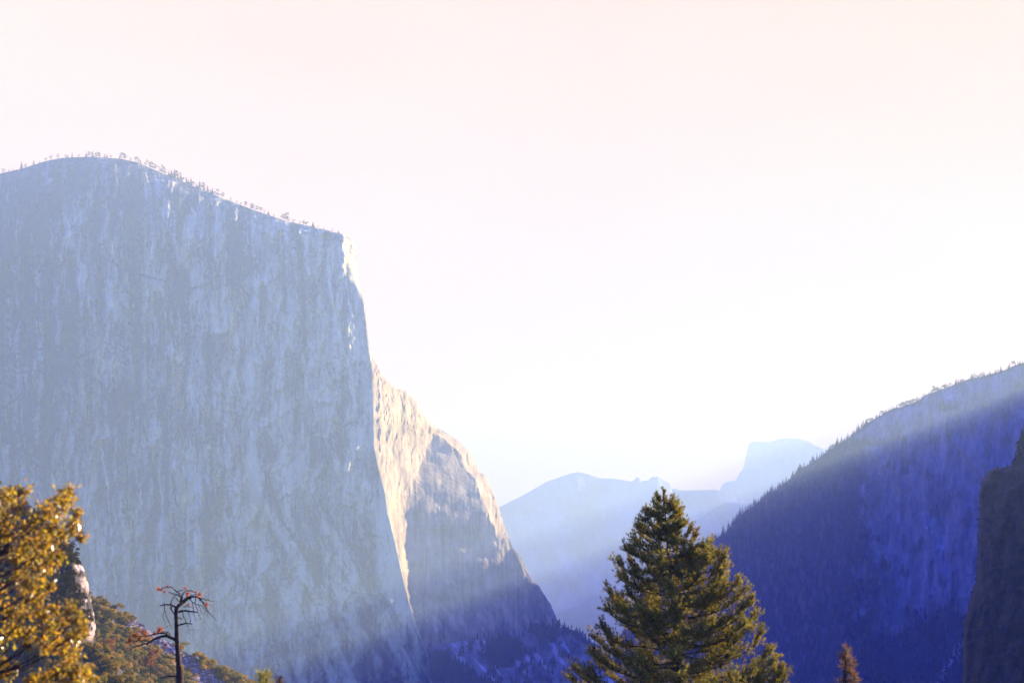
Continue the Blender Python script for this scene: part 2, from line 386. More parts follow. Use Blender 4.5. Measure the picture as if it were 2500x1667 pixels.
for pts_, w_, a_ in [([(1222,1470),(1250,1510),(1275,1545)], 12, .35), ([(1170,1500),(1200,1530)], 8, .3), ([(1090,1535),(1092,1565)], 5, .3), ([(1060,1500),(1066,1560)], 4, .25), ([(1075,1440),(1080,1530)], 5, -.2),
    ([(1080,1150),(1084,1240),(1080,1330)], 4, -.25), ([(1150,1230),(1158,1330)], 4, -.28), ([(1170,1250),(1176,1340)], 4, -.25), ([(1040,1310),(1065,1360),(1090,1420)], 6, .2), ([(1190,1395),(1195,1410)], 3, .3), ([(1100,1415),(1118,1432)], 3, .3)]:
    m2 += a_ * stroke(u2 + 3 * fbm(u2 / 14, v2 / 20, o=2, seed=185), v2, pts_, w_)
m2 = np.clip(m2, 0, 1)[..., None]
sun_warm = (sst(30, -10, pxe - C) * sst(0, 6, pxe - nx) + bandm * sst(-12, 4, pxe - rx + 30))[..., None]  # sunlight painted in: rock colour warmer and brighter within the sunlit zones
cole = (cd + (np.array([.54, .455, .205]) - cd) * m2) * (1 + np.clip(sun_warm, 0, 1) * np.array([.25, .12, -.05]))
Ve = P(pxe, pye, Ye)
# behind the right-hand outline and behind the rim the massif goes on backwards
Vb1 = P(rx - 12, pyn, Ye[:, -1:] + 260)
Vb2 = P(rx - 110, pyn, Ye[:, -1:] + 1500)
V = np.concatenate([Vw, Ve, Vb1, Vb2], 1)
colr = np.concatenate([colw, cole, cole[:, -1:], cole[:, -1:]], 1)
top1 = back(V[:1], 150, 14)
top2 = back(V[:1], 1300, 320)
top3 = back(V[:1], 2000, 0, -260)
V = np.concatenate([top3, top2, top1, V], 0)
colr = np.concatenate([colr[:1]] * 3 + [colr], 0)
me = mesh('granite_cliff', V, gridF(V.shape[0], V.shape[1]), True, colr)
o = link('granite_cliff', me, M_granite)
tag(o, 'huge pale granite cliff with sheer streaked face and sunlit edge', 'cliff', kind='structure')
CL_rim = (ptop[0], rim(ptop)[0], Yw[0])

# ------------------------------------------------------------------ talus and forest floor at its foot
tal = curve([(960,1600),(1038,1580),(1085,1570),(1180,1558),(1250,1542),(1290,1531),(1365,1530),(1395,1535),(1430,1558),(1450,1575),(1480,1600),(1560,1650),(1700,1720)])
cx = np.linspace(960, 1700, 300)[None, :]; tt = np.linspace(0, 1, 90)[:, None]
py0 = tal(cx) + 2.5 * fbm(cx / 8, 0 * cx, o=3, seed=101)
pyt = lerp(py0, 1830, tt); pxt = cx + 0 * tt
Yt0 = np.interp(cx, [960, 1040, 1290, 1370, 1700], [2955, 2960, 2985, 3040, 2900])
Yt = Yt0 - 1.4 * (pyt - py0) * 3000 / FOC
Yt = Yt + 220 * sst(14, -8, pxt - nose(np.clip(pyt, 0, 1755)))
Yt = Yt - (9 * fbm(pxt / 40, pyt / 40, o=4, seed=103)) * sst(0, .05, tt)
m = np.clip(0.30 + 0.30 * fbm(pxt / 26, pyt / 30, o=4, seed=105), 0, 1)
gul = sst(.22, .5, fbm((pxt - .75 * pyt) / 22, pyt / 90, o=3, seed=107))
m = np.clip(m + .5 * gul, 0, 1)[..., None]
colt = np.array([.03, .03, .026]) + (np.array([.58, .56, .48]) - np.array([.03, .03, .026])) * m ** 1.3
TALM = sst(1.1, .7, np.hypot((pxt - 1232) / 58, (pyt - 1592) / 40) + .25 * fbm(pxt / 14, pyt / 12, o=3, seed=603)) + sst(-6, 10, pyt - np.interp(pxt, [1040, 1090, 1140, 1180, 1260, 1400], [1586, 1600, 1630, 1655, 1690, 1760]) + 12 * fbm(pxt / 14, pyt / 12, o=3, seed=605)) \
    + .8 * sst(14, 6, np.abs(pyt - tal(pxt) - 5)) * sst(1280, 1300, pxt) + .8 * sst(1.2, .7, np.hypot((pxt - 1335) / 30, (pyt - 1550) / 20)) + .6 * sst(.18, .32, fbm(pxt / 26, pyt / 20, o=3, seed=601))
TALM = np.clip(TALM, 0, 1)
colt = colt * (1 - .9 * TALM[..., None]) + np.array([.018, .018, .008]) * .9 * TALM[..., None]
V = P(pxt, pyt, Yt)
b1 = back(V[:1], 200, 90)
V = np.concatenate([b1, V], 0); colt = np.concatenate([colt[:1], colt], 0)
TAL = (pxt, pyt, Yt, TALM)
o = link('talus_slope', mesh('talus_slope', V, gridF(*V.shape[:2]), True, colt), M_ridge)
tag(o, 'dark talus slope with pale gullies at the cliff foot', 'slope', kind='structure')

# ------------------------------------------------------------------ distant hills
def ridge(name, pts, Y, slope, x0, x1, label, base, seed, n=420, mrow=150, bottom=1700, rough=1.0, deep=1200):
    f = curve(pts)
    cx = np.linspace(x0, x1, n)[None, :]; tt = np.linspace(0, 1, mrow)[:, None]
    k = Y / FOC
    py0 = f(cx) + rough * fbm(cx / 7, 0 * cx, o=3, seed=seed)
    py = lerp(py0, bottom, tt ** 1.15); px = cx + 0 * tt
    YY = Y - slope * (py - py0) * k - 0.0
    YY = YY - (26 * k * fbm(px / 110, py / 90, o=4, seed=seed + 1) + 12 * k * ridged((px + .5 * py) / 60, py / 120, o=4, seed=seed + 3)) * sst(0, .12, tt)
    m = np.clip(.45 + .6 * fbm(px / 60, py / 70, o=5, seed=seed + 5) + .18 * fbm((px - .6 * py) / 18, py / 90, o=3, seed=seed + 7), 0, 1)[..., None]
    c = np.array(base[0]) + (np.array(base[1]) - np.array(base[0])) * m
    V = P(px, py, YY)
    b1 = back(V[:1], deep, deep * .3)
    b2 = back(V[:1], deep * 1.4, 0, -260)
    V = np.concatenate([b2, b1, V], 0); c = np.concatenate([c[:1]] * 2 + [c], 0)
    o = link(name, mesh(name, V, gridF(*V.shape[:2]), True, c), M_far)
    return tag(o, label, 'mountain', kind='structure')
GR = ((.15, .16, .19), (.40, .40, .44)); GF = ((.05, .06, .05), (.26, .26, .25))
ridge('domed_mountain', [(1660,1300),(1700,1262),(1740,1222),(1755,1203),(1763,1183),(1772,1176),(1797,1172),(1802,1160),(1815,1143),(1822,1110),(1828,1084),(1834,1078),(1880,1078),(1893,1074),(1905,1070),(1930,1069),(1950,1070),(1975,1078),(1990,1087),(2022,1101),(2100,1140),(2300,1240)],
      10800, 0.6, 1660, 2300, 'faint half dome with a cut off face far up the valley', GR, 201, rough=.6)
ridge('distant_ridge', [(900,1380),(1100,1290),(1222,1236),(1280,1207),(1330,1178),(1370,1163),(1395,1155),(1412,1152),(1440,1158),(1460,1166),(1500,1168),(1545,1175),(1552,1166),(1560,1165),(1568,1174),(1582,1172),(1592,1164),(1605,1163),(1622,1172),(1636,1180),(1642,1192),(1665,1197),(1700,1196),(1750,1195),(1800,1215),(1900,1250)],
      8800, 1.3, 900, 1900, 'pale hazy ridge with two knobs at the head of valley', GR, 221, rough=1.2)
ridge('valley_buttress', [(1480,1480),(1560,1400),(1640,1320),(1680,1290),(1710,1265),(1745,1238),(1775,1225),(1830,1230),(1950,1260),(2100,1300)],
      8200, 1.0, 1480, 2100, 'hazy blue buttress below the half dome', GR, 241, rough=1.6)
ridge('valley_slope', [(1180,1600),(1300,1525),(1345,1505),(1380,1490),(1420,1470),(1450,1475),(1490,1440),(1550,1400),(1640,1370),(1720,1350),(1900,1340)],
      7400, 1.2, 1180, 1900, 'low hazy spur behind the pine on the valley side', GR, 261, rough=1.6, bottom=1760)

# ------------------------------------------------------------------ forested ridge on the right
LX, LY, LS = 2500.0, 950.0, -0.3765
def sky_off(x):  # made-up skyline out of frame, shaped to cast the shadow edge in the haze
    return (885.0 - LY) * np.clip((2640 - x) / 140.0, 0, 1) + LY + LS * (x - LX) + GAP_A + GAP_B * np.clip((x - 2500) / 3400.0, 0, 1) + 0.5 * np.clip(x - 6000, 0, None)
GAP_A, GAP_B = 0.0, 40.0
sk_on = curve([(1400,1850),(1440,1760),(1480,1640),(1520,1540),(1560,1450),(1600,1400),(1690,1345),(1728,1324),(1742,1316),(1765,1305),(1780,1291),(1792,1272),(1805,1258),(1838,1236),(1868,1213),(1895,1196),(1925,1172),(1948,1150),(1985,1128),(2022,1101),(2050,1083),(2075,1068),(2095,1050),(2120,1032),(2150,1014),(2170,1003),(2200,992),(2240,980),(2262,963),(2300,950),(2335,936),(2380,922),(2420,913),(2450,905),(2475,893),(2500,885)])
def skyl(x): return np.where(x <= 2500, sk_on(x), sky_off(x))
YR = curve([(1400,4000),(1600,3900),(1740,3600),(2000,3150),(2300,2800),(2500,2600),(3200,2350),(4500,1800),(5900,1500),(7000,1450)])
cxs = np.concatenate([np.linspace(1410, 2520, 530), np.linspace(2522, 3000, 150), np.linspace(3010, 7000, 150)])[None, :]
mrow = 300
tt = np.linspace(0, 1, mrow)[:, None]
py0 = skyl(cxs) + np.where(cxs < 2520, 1.6, 8.0) * fbm(cxs / 10, 0 * cxs, o=3, seed=301) 
bot = 1830
py = lerp(py0, bot, tt); px = cxs + 0 * tt
k = YR(cxs) / FOC
hgt = (py - py0) * k
cliffm = sst(2030, 2150, px + 40 * fbm(px / 40, py / 60, o=4, seed=303)) 
slope = lerp(0.80, 0.30, cliffm)
YY = YR(cxs) - slope * hgt * np.where(cxs > 2600, 0.7, 1.0)
YY = np.maximum(YY, 1250)
rel = 34 * fbm(px / 130, py / 260, o=4, seed=305) + 15 * ridged(px / 46, py / 170, o=4, seed=307) + 5 * fbm(px / 12, py / 40, o=3, seed=309) + 2.5 * fbm(px / 5, py / 9, o=3, seed=311)
rel += 16 * sst(2070, 2095, px) * sst(2150, 2125, px) * sst(1120, 1180, py)       # the pale pillar
rel += 26 * sst(0, 14, px - (2330 + (py - 1090) * .75)) * sst(2440, 2400, px) * sst(1060, 1110, py)
YY = YY - rel * sst(0, .04, tt)
# where woods grow: the shoulder on the left, ledges, and the floor of the slope
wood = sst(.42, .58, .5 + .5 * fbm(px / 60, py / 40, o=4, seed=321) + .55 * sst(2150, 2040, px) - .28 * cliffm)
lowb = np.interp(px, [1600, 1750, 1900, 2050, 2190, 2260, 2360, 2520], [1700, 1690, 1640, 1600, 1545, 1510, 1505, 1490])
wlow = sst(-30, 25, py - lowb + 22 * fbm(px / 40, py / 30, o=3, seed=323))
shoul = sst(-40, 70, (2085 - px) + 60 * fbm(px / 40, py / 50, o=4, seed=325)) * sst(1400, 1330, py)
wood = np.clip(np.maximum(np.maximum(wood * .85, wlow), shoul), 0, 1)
wp = px + 8 * fbm(px / 40, py / 50, o=3, seed=330)
m = .36 + .16 * fbm(wp / 22, py / 110, o=4, seed=331) + .22 * fbm(px / 30, py / 36, o=5, seed=332) + .20 * fbm(wp / 7, py / 16, o=4, seed=333)
m += .26 * sst(.25, .60, fbm(wp / 13, py / 90, o=3, seed=335)) * sst(2075, 2110, px) * sst(1500, 1420, py)
m += .35 * sst(.2, .5, fbm(px / 14, py / 10, o=3, seed=337)) * sst(2230, 2260, px) * sst(2360, 2320, px) * sst(1230, 1260, py) * sst(1345, 1310, py)
m = np.clip(m, 0, 1)[..., None]
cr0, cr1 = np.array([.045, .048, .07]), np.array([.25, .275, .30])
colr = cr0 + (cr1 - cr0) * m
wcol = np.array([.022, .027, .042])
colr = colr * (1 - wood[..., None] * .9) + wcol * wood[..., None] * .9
scree = (sst(14, 4, np.abs(px - np.interp(py, [1560, 1600, 1667, 1800], [2352, 2330, 2290, 2240])) + 8 * fbm(px / 12, py / 12, seed=339)) * sst(1555, 1580, py))[..., None]
colr = colr * (1 - scree) + np.array([.42, .41, .42]) * scree
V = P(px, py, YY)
# beyond the crest the mountain carries on as a broad back; off to the right an added, unseen front shoulder shapes the haze shadow
xb = cxs[0]
Yb = YR(xb) + np.interp(xb, [1600, 1740, 2200, 2500, 3200, 4500, 5900, 7000], [200, 250, 700, 1300, 1000, 500, 250, 200])
b1 = P(xb, py0[0] + 30, Yb)[None]
b2 = back(b1, 600, 0, -260)
Yf = np.interp(xb, [2590, 2860, 4500, 5900, 7000], [2500, 870, 800, 760, 740])
offm = (xb > 2590)
V2 = V.copy()
hh = np.clip((py - py0), 0, None)
Vsh = P(px, np.minimum(py + 110, bot + 110), np.maximum(Yf[None, :] - .35 * hh * Yf[None, :] / FOC, 420) - 26 * fbm(px / 60, py / 70, o=5, seed=341) * sst(2590, 2850, px))
V2[6:, offm] = Vsh[6:, offm]
V = V2
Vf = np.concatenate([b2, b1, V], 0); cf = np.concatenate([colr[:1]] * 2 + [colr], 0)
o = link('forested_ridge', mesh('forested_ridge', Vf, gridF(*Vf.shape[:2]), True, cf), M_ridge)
tag(o, 'steep forested ridge in blue shade on the right', 'mountain', kind='structure')
RID = (px, py, YY, wood)

# ------------------------------------------------------------------ near dark cliff at the right edge
ced = curve([(1020,2512),(1050,2500),(1075,2490),(1112,2484),(1125,2474),(1136,2468),(1141,2450),(1140,2432),(1150,2412),(1168,2402),(1182,2394),(1200,2391),(1240,2389),(1300,2388),(1380,2386),(1420,2381),(1450,2372),(1490,2362),(1515,2353),(1560,2352),(1667,2350),(1830,2340)])
rows = np.linspace(1040, 1830, 330)[:, None]; ss = np.linspace(0, 1, 150)[None, :]
e = ced(rows)
px = lerp(e, 3300, ss ** 1.6) + 3.5 * fbm(rows / 14, 0 * rows, o=3, seed=401) * (1 - ss) ** 25
skc = lambda x: np.interp(x, [2300, 2500, 2560, 2700, 2900, 3300], [1050, 1040, 990, 930, 890, 860])
top = skc(px)
py = np.where(rows < 1100, rows, rows)
# rows above the edge line stretch up to the cliff's own skyline outside the picture
py = rows + (top - 1040) * (1 - (rows - 1040) / 790.0) * sst(0, .25, ss)
Yc = 760 - 150 * ss - 0.22 * (py - 1040) * 760 / FOC
Yc = Yc + 30 * sst(.06, 0, ss) ** 2
Yc = Yc - (7 * fbm(px / 60, py / 110, o=4, seed=403) + 3 * ridged(px / 30, py / 60, o=4, seed=405) + 1.2 * fbm(px / 10, py / 14, o=3, seed=407)) * sst(0, .05, ss)
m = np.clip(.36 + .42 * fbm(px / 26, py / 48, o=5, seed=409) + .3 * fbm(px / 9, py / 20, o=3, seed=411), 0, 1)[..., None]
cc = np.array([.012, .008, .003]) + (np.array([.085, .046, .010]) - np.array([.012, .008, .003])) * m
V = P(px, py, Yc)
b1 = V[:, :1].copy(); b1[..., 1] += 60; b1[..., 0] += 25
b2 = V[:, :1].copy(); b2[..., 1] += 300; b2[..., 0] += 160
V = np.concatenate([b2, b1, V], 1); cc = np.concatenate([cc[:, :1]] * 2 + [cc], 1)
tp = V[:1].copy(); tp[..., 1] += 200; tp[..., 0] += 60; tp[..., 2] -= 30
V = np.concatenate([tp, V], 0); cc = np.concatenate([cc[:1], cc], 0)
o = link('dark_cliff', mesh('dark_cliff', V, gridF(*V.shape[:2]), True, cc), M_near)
tag(o, 'near dark cliff in deep shade at the right edge', 'cliff', kind='structure')

# ------------------------------------------------------------------ ground: viewpoint slope running down to the valley floor, one sheet to the horizon
yy = np.concatenate([np.linspace(-400, 300, 80), np.linspace(320, 1600, 60), np.linspace(1700, 12400, 40)])[:, None]
xx = np.concatenate([np.linspace(-9000, -700, 14), np.linspace(-600, 600, 120), np.linspace(700, 9000, 14)])[None, :]
zz = np.interp(yy, [-400, -20, 0, 6, 30, 70, 150, 500, 1200, 1700, 12400], [40, 1, -1.9, -2.6, -9, -20, -42, -120, -215, -232, -236]) + 0 * xx
zz = zz + (1.2 * fbm(xx / 40, yy / 40, o=4, seed=501) - 0.5) * sst(8, 60, np.abs(yy) + np.abs(xx) * .5)
V = np.stack([xx + 0 * yy, yy + 0 * xx, zz], -1)
o = link('ground', mesh('ground', V, gridF(*V.shape[:2]), True), M_ground)
tag(o, 'brown valley floor and viewpoint slope', 'ground', kind='structure')

# ------------------------------------------------------------------ hillside on the left (two spurs) 
hl = curve([(150,1440),(212,1445),(232,1452),(262,1460),(300,1490),(340,1515),(380,1545),(430,1572),(480,1600),(530,1624),(575,1646),(610,1664),(700,1720),(820,1800)])
cx = np.linspace(150, 820, 220)[None, :]; tt = np.linspace(0, 1, 110)[:, None]
py0 = hl(cx) + 6; py = lerp(py0, 1900, tt); px = cx + 0 * tt
Yh = 520 - 1.5 * (py - py0) * 520 / FOC
Yh = Yh - 3.0 * fbm(px / 40, py / 40, o=4, seed=511) * sst(0, .05, tt)
scrc = np.interp(py, [1480, 1530, 1580, 1620, 1667, 1720, 1900], [300, 335, 402, 455, 510, 580, 760])
scrw = np.interp(py, [1490, 1540, 1600, 1667, 1900], [6, 26, 34, 40, 60])
SCRM = sst(1.25, .75, np.abs(px - scrc) / scrw + .35 * fbm(px / 14, py / 14, o=3, seed=513)) * sst(1500, 1530, py)
m = np.clip(.5 + .5 * fbm(px / 20, py / 20, o=4, seed=515), 0, 1)[..., None]
ch = np.array([.035, .035, .016]) + (np.array([.10, .075, .035]) - np.array([.035, .035, .016])) * m
ch = ch * (1 - SCRM[..., None]) + np.array([.16, .13, .11]) * SCRM[..., None]
V = P(px, py, Yh)
b1 = back(V[:1], 60, 14)
b2 = back(V[:1], 300, 170)
V = np.concatenate([b2, b1, V], 0); ch = np.concatenate([ch[:1]] * 2 + [ch], 0)
o = link('hillside', mesh('hillside', V, gridF(*V.shape[:2]), True, ch), M_near)
tag(o, 'sunlit brushy hillside with a scree chute', 'hillside', kind='structure')
HIL = (px, py, Yh, SCRM)

sp_ed = curve([(1180,-60),(1215,10),(1240,60),(1262,85),(1290,112),(1315,140),(1340,162),(1365,186),(1378,199),(1395,209),(1420,215),(1450,220),(1475,226),(1500,229),(1530,233),(1548,232),(1562,228),(1575,240),(1600,262),(1667,330),(1800,420),(1950,520)])
rows = np.linspace(1180, 1950, 300)[:, None]; ss = np.linspace(0, 1, 130)[None, :]
e = sp_ed(rows) + 0 * rows
px = lerp(e, -420, ss ** 1.3) + 2.5 * fbm(rows / 8, 0 * rows, o=3, seed=521) * (1 - ss) ** 40; py = rows + 0 * ss
Ysp = 330 - (py - 1180) * 0.9 * 330 / FOC * .8 - 26 * ss
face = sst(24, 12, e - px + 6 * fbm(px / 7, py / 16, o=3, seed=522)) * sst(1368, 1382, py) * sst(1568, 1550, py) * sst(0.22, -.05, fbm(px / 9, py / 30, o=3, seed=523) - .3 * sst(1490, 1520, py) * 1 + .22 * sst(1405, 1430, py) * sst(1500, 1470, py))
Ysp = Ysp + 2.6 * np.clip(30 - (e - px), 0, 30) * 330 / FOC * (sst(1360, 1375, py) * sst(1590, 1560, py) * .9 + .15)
Ysp = Ysp - (2.2 * fbm(px / 28, py / 40, o=4, seed=525) + 1.1 * ridged(px / 9, py / 40, o=3, seed=527)) * sst(0, .04, ss)
m = np.clip(.4 + .5 * fbm(px / 14, py / 24, o=4, seed=529), 0, 1)[..., None]
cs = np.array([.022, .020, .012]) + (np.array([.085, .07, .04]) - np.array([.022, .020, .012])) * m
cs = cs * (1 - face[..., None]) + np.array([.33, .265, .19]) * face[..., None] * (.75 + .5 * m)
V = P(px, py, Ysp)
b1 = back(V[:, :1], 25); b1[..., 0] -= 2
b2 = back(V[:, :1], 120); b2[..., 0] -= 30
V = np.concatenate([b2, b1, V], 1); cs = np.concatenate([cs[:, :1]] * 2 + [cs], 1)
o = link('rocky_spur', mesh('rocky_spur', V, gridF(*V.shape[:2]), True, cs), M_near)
tag(o, 'dark wooded spur with a cream sunlit rock rim', 'hillside', kind='structure')
SPU = (px, py, Ysp, face)
# ------------------------------------------------------------------ plants: builders
rnd = np.random.default_rng(2024)
M_needle = leaf_mat('pine_needles', 0.42, (1.1, 1.05, .4), 0.55, 0.06, .35, 1.1)
M_leaf = leaf_mat('golden_leaves', 0.62, (1.2, 1.0, .35), 0.26, 0.6, .25, 3.0)
M_brush = leaf_mat('brush_leaves', 0.52, (1.2, 1.0, .4), 0.7, 0.03, .3, .6)
M_dead = leaf_mat('dead_needles', 0.55, (1.1, .85, .5), 0.6, 0.1, .2, 3.0)
M_conifer = leaf_mat('far_conifer', 0.10, (1, 1, .6), 0.8, 0.1, .25, .3)
M_bark = bark_mat('bark', (.060, .034, .014))
M_snag = bark_mat('weathered_wood', (.050, .028, .008), 20)

def unit(a): return a / np.maximum(np.linalg.norm(a, axis=-1, keepdims=True), 1e-9)
def smooth_path(pts, n):
    pts = np.asarray(pts, float)
    d = np.concatenate([[0], np.cumsum(np.linalg.norm(np.diff(pts, axis=0), axis=1))])
    # Catmull-Rom through the points
    q = np.concatenate([[2 * pts[0] - pts[1]], pts, [2 * pts[-1] - pts[-2]]])
    s = np.linspace(0, len(pts) - 1 - 1e-6, n); i = s.astype(int); f = (s - i)[:, None]
    p0, p1, p2, p3 = q[i], q[i + 1], q[i + 2], q[i + 3]
    return .5 * (2 * p1 + (p2 - p0) * f + (2 * p0 - 5 * p1 + 4 * p2 - p3) * f**2 + (3 * p1 - p0 - 3 * p2 + p3) * f**3)
def tube(path, rad, k=6, rough=0.0):
    path = np.asarray(path, float); n = len(path)
    rad = np.broadcast_to(np.asarray(rad, float), (n,))
    tg = unit(np.gradient(path, axis=0))
    up = np.where(np.abs(tg[:, 2:3]) > .9, np.array([[1., 0, 0]]), np.array([[0, 0, 1.]]))
    a = unit(np.cross(tg, up)); b = np.cross(tg, a)
    th = np.linspace(0, 2 * math.pi, k, endpoint=False)
    rr = rad[:, None] * (1 + rough * rnd.normal(size=(n, k)))
    V = path[:, None] + rr[..., None] * (np.cos(th)[None, :, None] * a[:, None] + np.sin(th)[None, :, None] * b[:, None])
    i = np.arange(n - 1)[:, None] * k; j = np.arange(k)[None, :]
    F = np.stack([i + j, i + (j + 1) % k, i + k + (j + 1) % k, i + k + j], -1).reshape(-1, 4)
    V = np.concatenate([V.reshape(-1, 3), path[-1:], path[:1]])
    e = (n - 1) * k
    T = np.concatenate([np.stack([e + np.arange(k), e + (np.arange(k) + 1) % k, np.full(k, n * k)], 1),
                        np.stack([(np.arange(k) + 1) % k, np.arange(k), np.full(k, n * k + 1)], 1)])
    return V, F, T
class MB:
    def __init__(s): s.V, s.F, s.T, s.C, s.n = [], [], [], [], 0
    def add(s, V, F=None, T=None, C=None):
        s.V.append(V)
        if F is not None and len(F): s.F.append(F + s.n)
        if T is not None and len(T): s.T.append(T + s.n)
        s.C.append(np.broadcast_to(np.asarray(C if C is not None else (1, 1, 1), float), (len(V), 3)))
        s.n += len(V)
    def tube(s, path, rad, k=6, rough=0.0): s.add(*tube(path, rad, k, rough))
    def me(s, name, smooth=False):
        F = []
        if s.F: F.append(np.concatenate(s.F))
        if s.T: F.append(np.concatenate(s.T))
        return mesh(name, np.concatenate(s.V), F, smooth, np.concatenate(s.C))
def rand_dir(n): return unit(rnd.normal(size=(n, 3)))
def blades(c, d, L, W, col):
    """thin pointed blades from c along d"""
    n = len(c); side = unit(np.cross(d, rand_dir(n)))
    L = np.broadcast_to(L, (n,))[:, None]; W = np.broadcast_to(W, (n,))[:, None]
    V = np.stack([c - side * W / 2, c + side * W / 2, c + d * L], 1).reshape(-1, 3)
    return V, None, np.arange(3 * n).reshape(-1, 3), np.repeat(np.broadcast_to(col, (n, 3)), 3, 0)
def leaves(c, size, col, flat=0.0, asp=.7, face=None):
    """folded four-cornered leaves at c facing random ways"""
    n = len(c); d = rand_dir(n); nrm = unit(np.cross(d, rand_dir(n)) + np.array([0, 0, flat])); sd = unit(np.cross(d, nrm))
    if face is not None:
        nrm = unit(face + .45 * rnd.normal(size=(n, 3))); d = unit(np.cross(nrm, rand_dir(n))); sd = np.cross(d, nrm)
    S = np.broadcast_to(size, (n,))[:, None]
    A = c - d * S / 2; B = c + sd * S * asp / 2 + nrm * S * .12; Cc = c + d * S / 2; D = c - sd * S * asp / 2 + nrm * S * .12
    V = np.stack([A, B, Cc, D], 1).reshape(-1, 3)
    i = np.arange(n)[:, None] * 4
    T = np.concatenate([i + np.array([[0, 1, 2]]), i + np.array([[0, 2, 3]])])
    return V, None, T, np.repeat(np.broadcast_to(col, (n, 3)), 4, 0)
def jit(col, n, s=.25, hue=.12):
    c = np.asarray(col, float)[None] * (1 + s * rnd.normal(size=(n, 1))) * (1 + hue * rnd.normal(size=(n, 3)))
    return np.clip(c, .002, 1)

# small far conifers, unit height
def conifer(seed, layers=11, width=.22, sparse=.15, col=(.026, .029, .012), blad=7):
    r = np.random.default_rng(seed); m = MB()
    m.add(*tube([[0, 0, -.12], [0, 0, .5], [0, 0, 1]], [.018, .012, .003], 4), C=(.05, .04, .03))
    for i in range(layers):
        f = i / (layers - 1); z = .10 + .87 * f; w = width * (1 - f) ** .85 * (.75 + .5 * r.random()) + .012
        nb = max(4, int(blad * (1 - .4 * f)))
        for j in range(nb):
            if r.random() < sparse: continue
            a = 2 * math.pi * (j + r.random()) / nb; w2 = w * (.6 + .6 * r.random())
            d = np.array([math.cos(a), math.sin(a), 0]); s = np.array([-d[1], d[0], 0])
            p0 = np.array([0, 0, z + .05]); tip = np.array([0, 0, z - .03 - .25 * w2]) + d * w2
            b = np.array([0, 0, z]) + d * w2 * .45
            V = np.array([p0, b + s * w2 * .42, tip, b - s * w2 * .42, b + np.array([0, 0, -.05])])
            m.add(V, None, np.array([[0, 1, 2], [0, 2, 3], [1, 4, 2], [4, 3, 2]]), np.asarray(col) * (.7 + .6 * r.random()))
    return m.me('conifer')
def roundtree(seed, col=(.035, .038, .022)):
    """open-crowned rim pine: bare stem, uneven layered clumps; unit height"""
    r = np.random.default_rng(seed); m = MB()
    lean = (r.random() - .5) * .15
    m.add(*tube([[0, 0, -.12], [lean * .5, 0, .5], [lean, 0, .95]], [.022, .016, .006], 4), C=(.06, .045, .035))
    for q in range(r.integers(6, 10)):
        z = .32 + .62 * r.random(); a = r.random() * 6.28; d = .30 * (1.05 - abs(z - .6)) * r.random() ** .6
        c0 = np.array([lean * z + d * math.cos(a), d * math.sin(a), z])
        n = 26
        c = c0 + r.normal(size=(n, 3)) * np.array([.085, .085, .04])
        m.add(*leaves(c, .07 + .03 * r.random(n), np.asarray(col) * (.7 + .6 * r.random((n, 1)))))
    return m.me('rim_pine')
CON = [conifer(s, layers=9 + s % 4, width=.17 + .035 * (s % 4), sparse=.1 + .06 * (s % 3)) for s in range(6)]
RND = [roundtree(40 + s) for s in range(5)]
for q in CON + RND: q.materials.append(M_conifer)
def plant(me, loc, h, name, label, cat, group, wide=1.0):
    o = bpy.data.objects.new(name, me); scene.collection.objects.link(o)
    o.location = loc; o.scale = (h * wide, h * wide, h); o.rotation_euler = (0, 0, rnd.random() * 6.28)
    return tag(o, label, cat, group)

# trees along the rim of the big cliff
rimpts = [(8,14,1),(22,9,0),(32,8,0),(52,24,0),(60,12,1),(82,18,0),(96,9,0),(112,10,1),(123,15,1),(141,14,1),(160,10,1),(165,12,0),(176,16,0),(192,8,1),(210,16,0),(218,16,1),(226,21,0),(232,15,1),(243,17,1),(255,14,0),(261,15,0),(270,9,1),(292,16,0),(297,22,1),(303,15,1),(318,9,1),(331,18,1),(338,12,1),(343,14,0),(355,18,1),(366,17,1),(372,22,1),(378,17,1),(391,16,1),(397,24,1),(404,19,1),(412,20,0),(418,22,0),(425,30,0),(430,24,1),(434,20,0),(441,24,0),(446,14,1),(455,20,0),(460,15,0),(466,24,0),(473,15,1),(480,14,0),(487,26,0),(492,22,1),(498,20,0),(506,22,0),(513,14,0),(518,19,0),(527,12,1),(534,22,1),(541,16,1),(562,10,1),(578,10,1),(588,8,1),(600,18,1),(612,9,1),(618,20,1),(628,16,1),(636,16,1),(645,10,1),(655,14,0),(668,9,1),(688,18,1),(696,27,1),(703,16,1),(716,10,1),(731,10,0),(741,15,1),(748,12,1),(764,16,0),(775,8,1),(790,9,0),(812,9,1),(826,10,0)]
for x, hpx, kd in rimpts:
    y = float(rim(x)); Yd = float(np.interp(x, CL_rim[0], CL_rim[2])) + 6
    p = P(x, y + 1.5, Yd); h = (hpx * .85 + 2) * Yd / FOC
    if kd: plant(RND[rnd.integers(5)], p, h, 'rim_pine', 'small open crowned pine on the pale cliff rim', 'tree', 'small pines along the cliff rim', 1.15)
    else: plant(CON[rnd.integers(6)], p, h, 'rim_fir', 'small pointed fir on the pale cliff rim', 'tree', 'small firs along the cliff rim', 1.25)

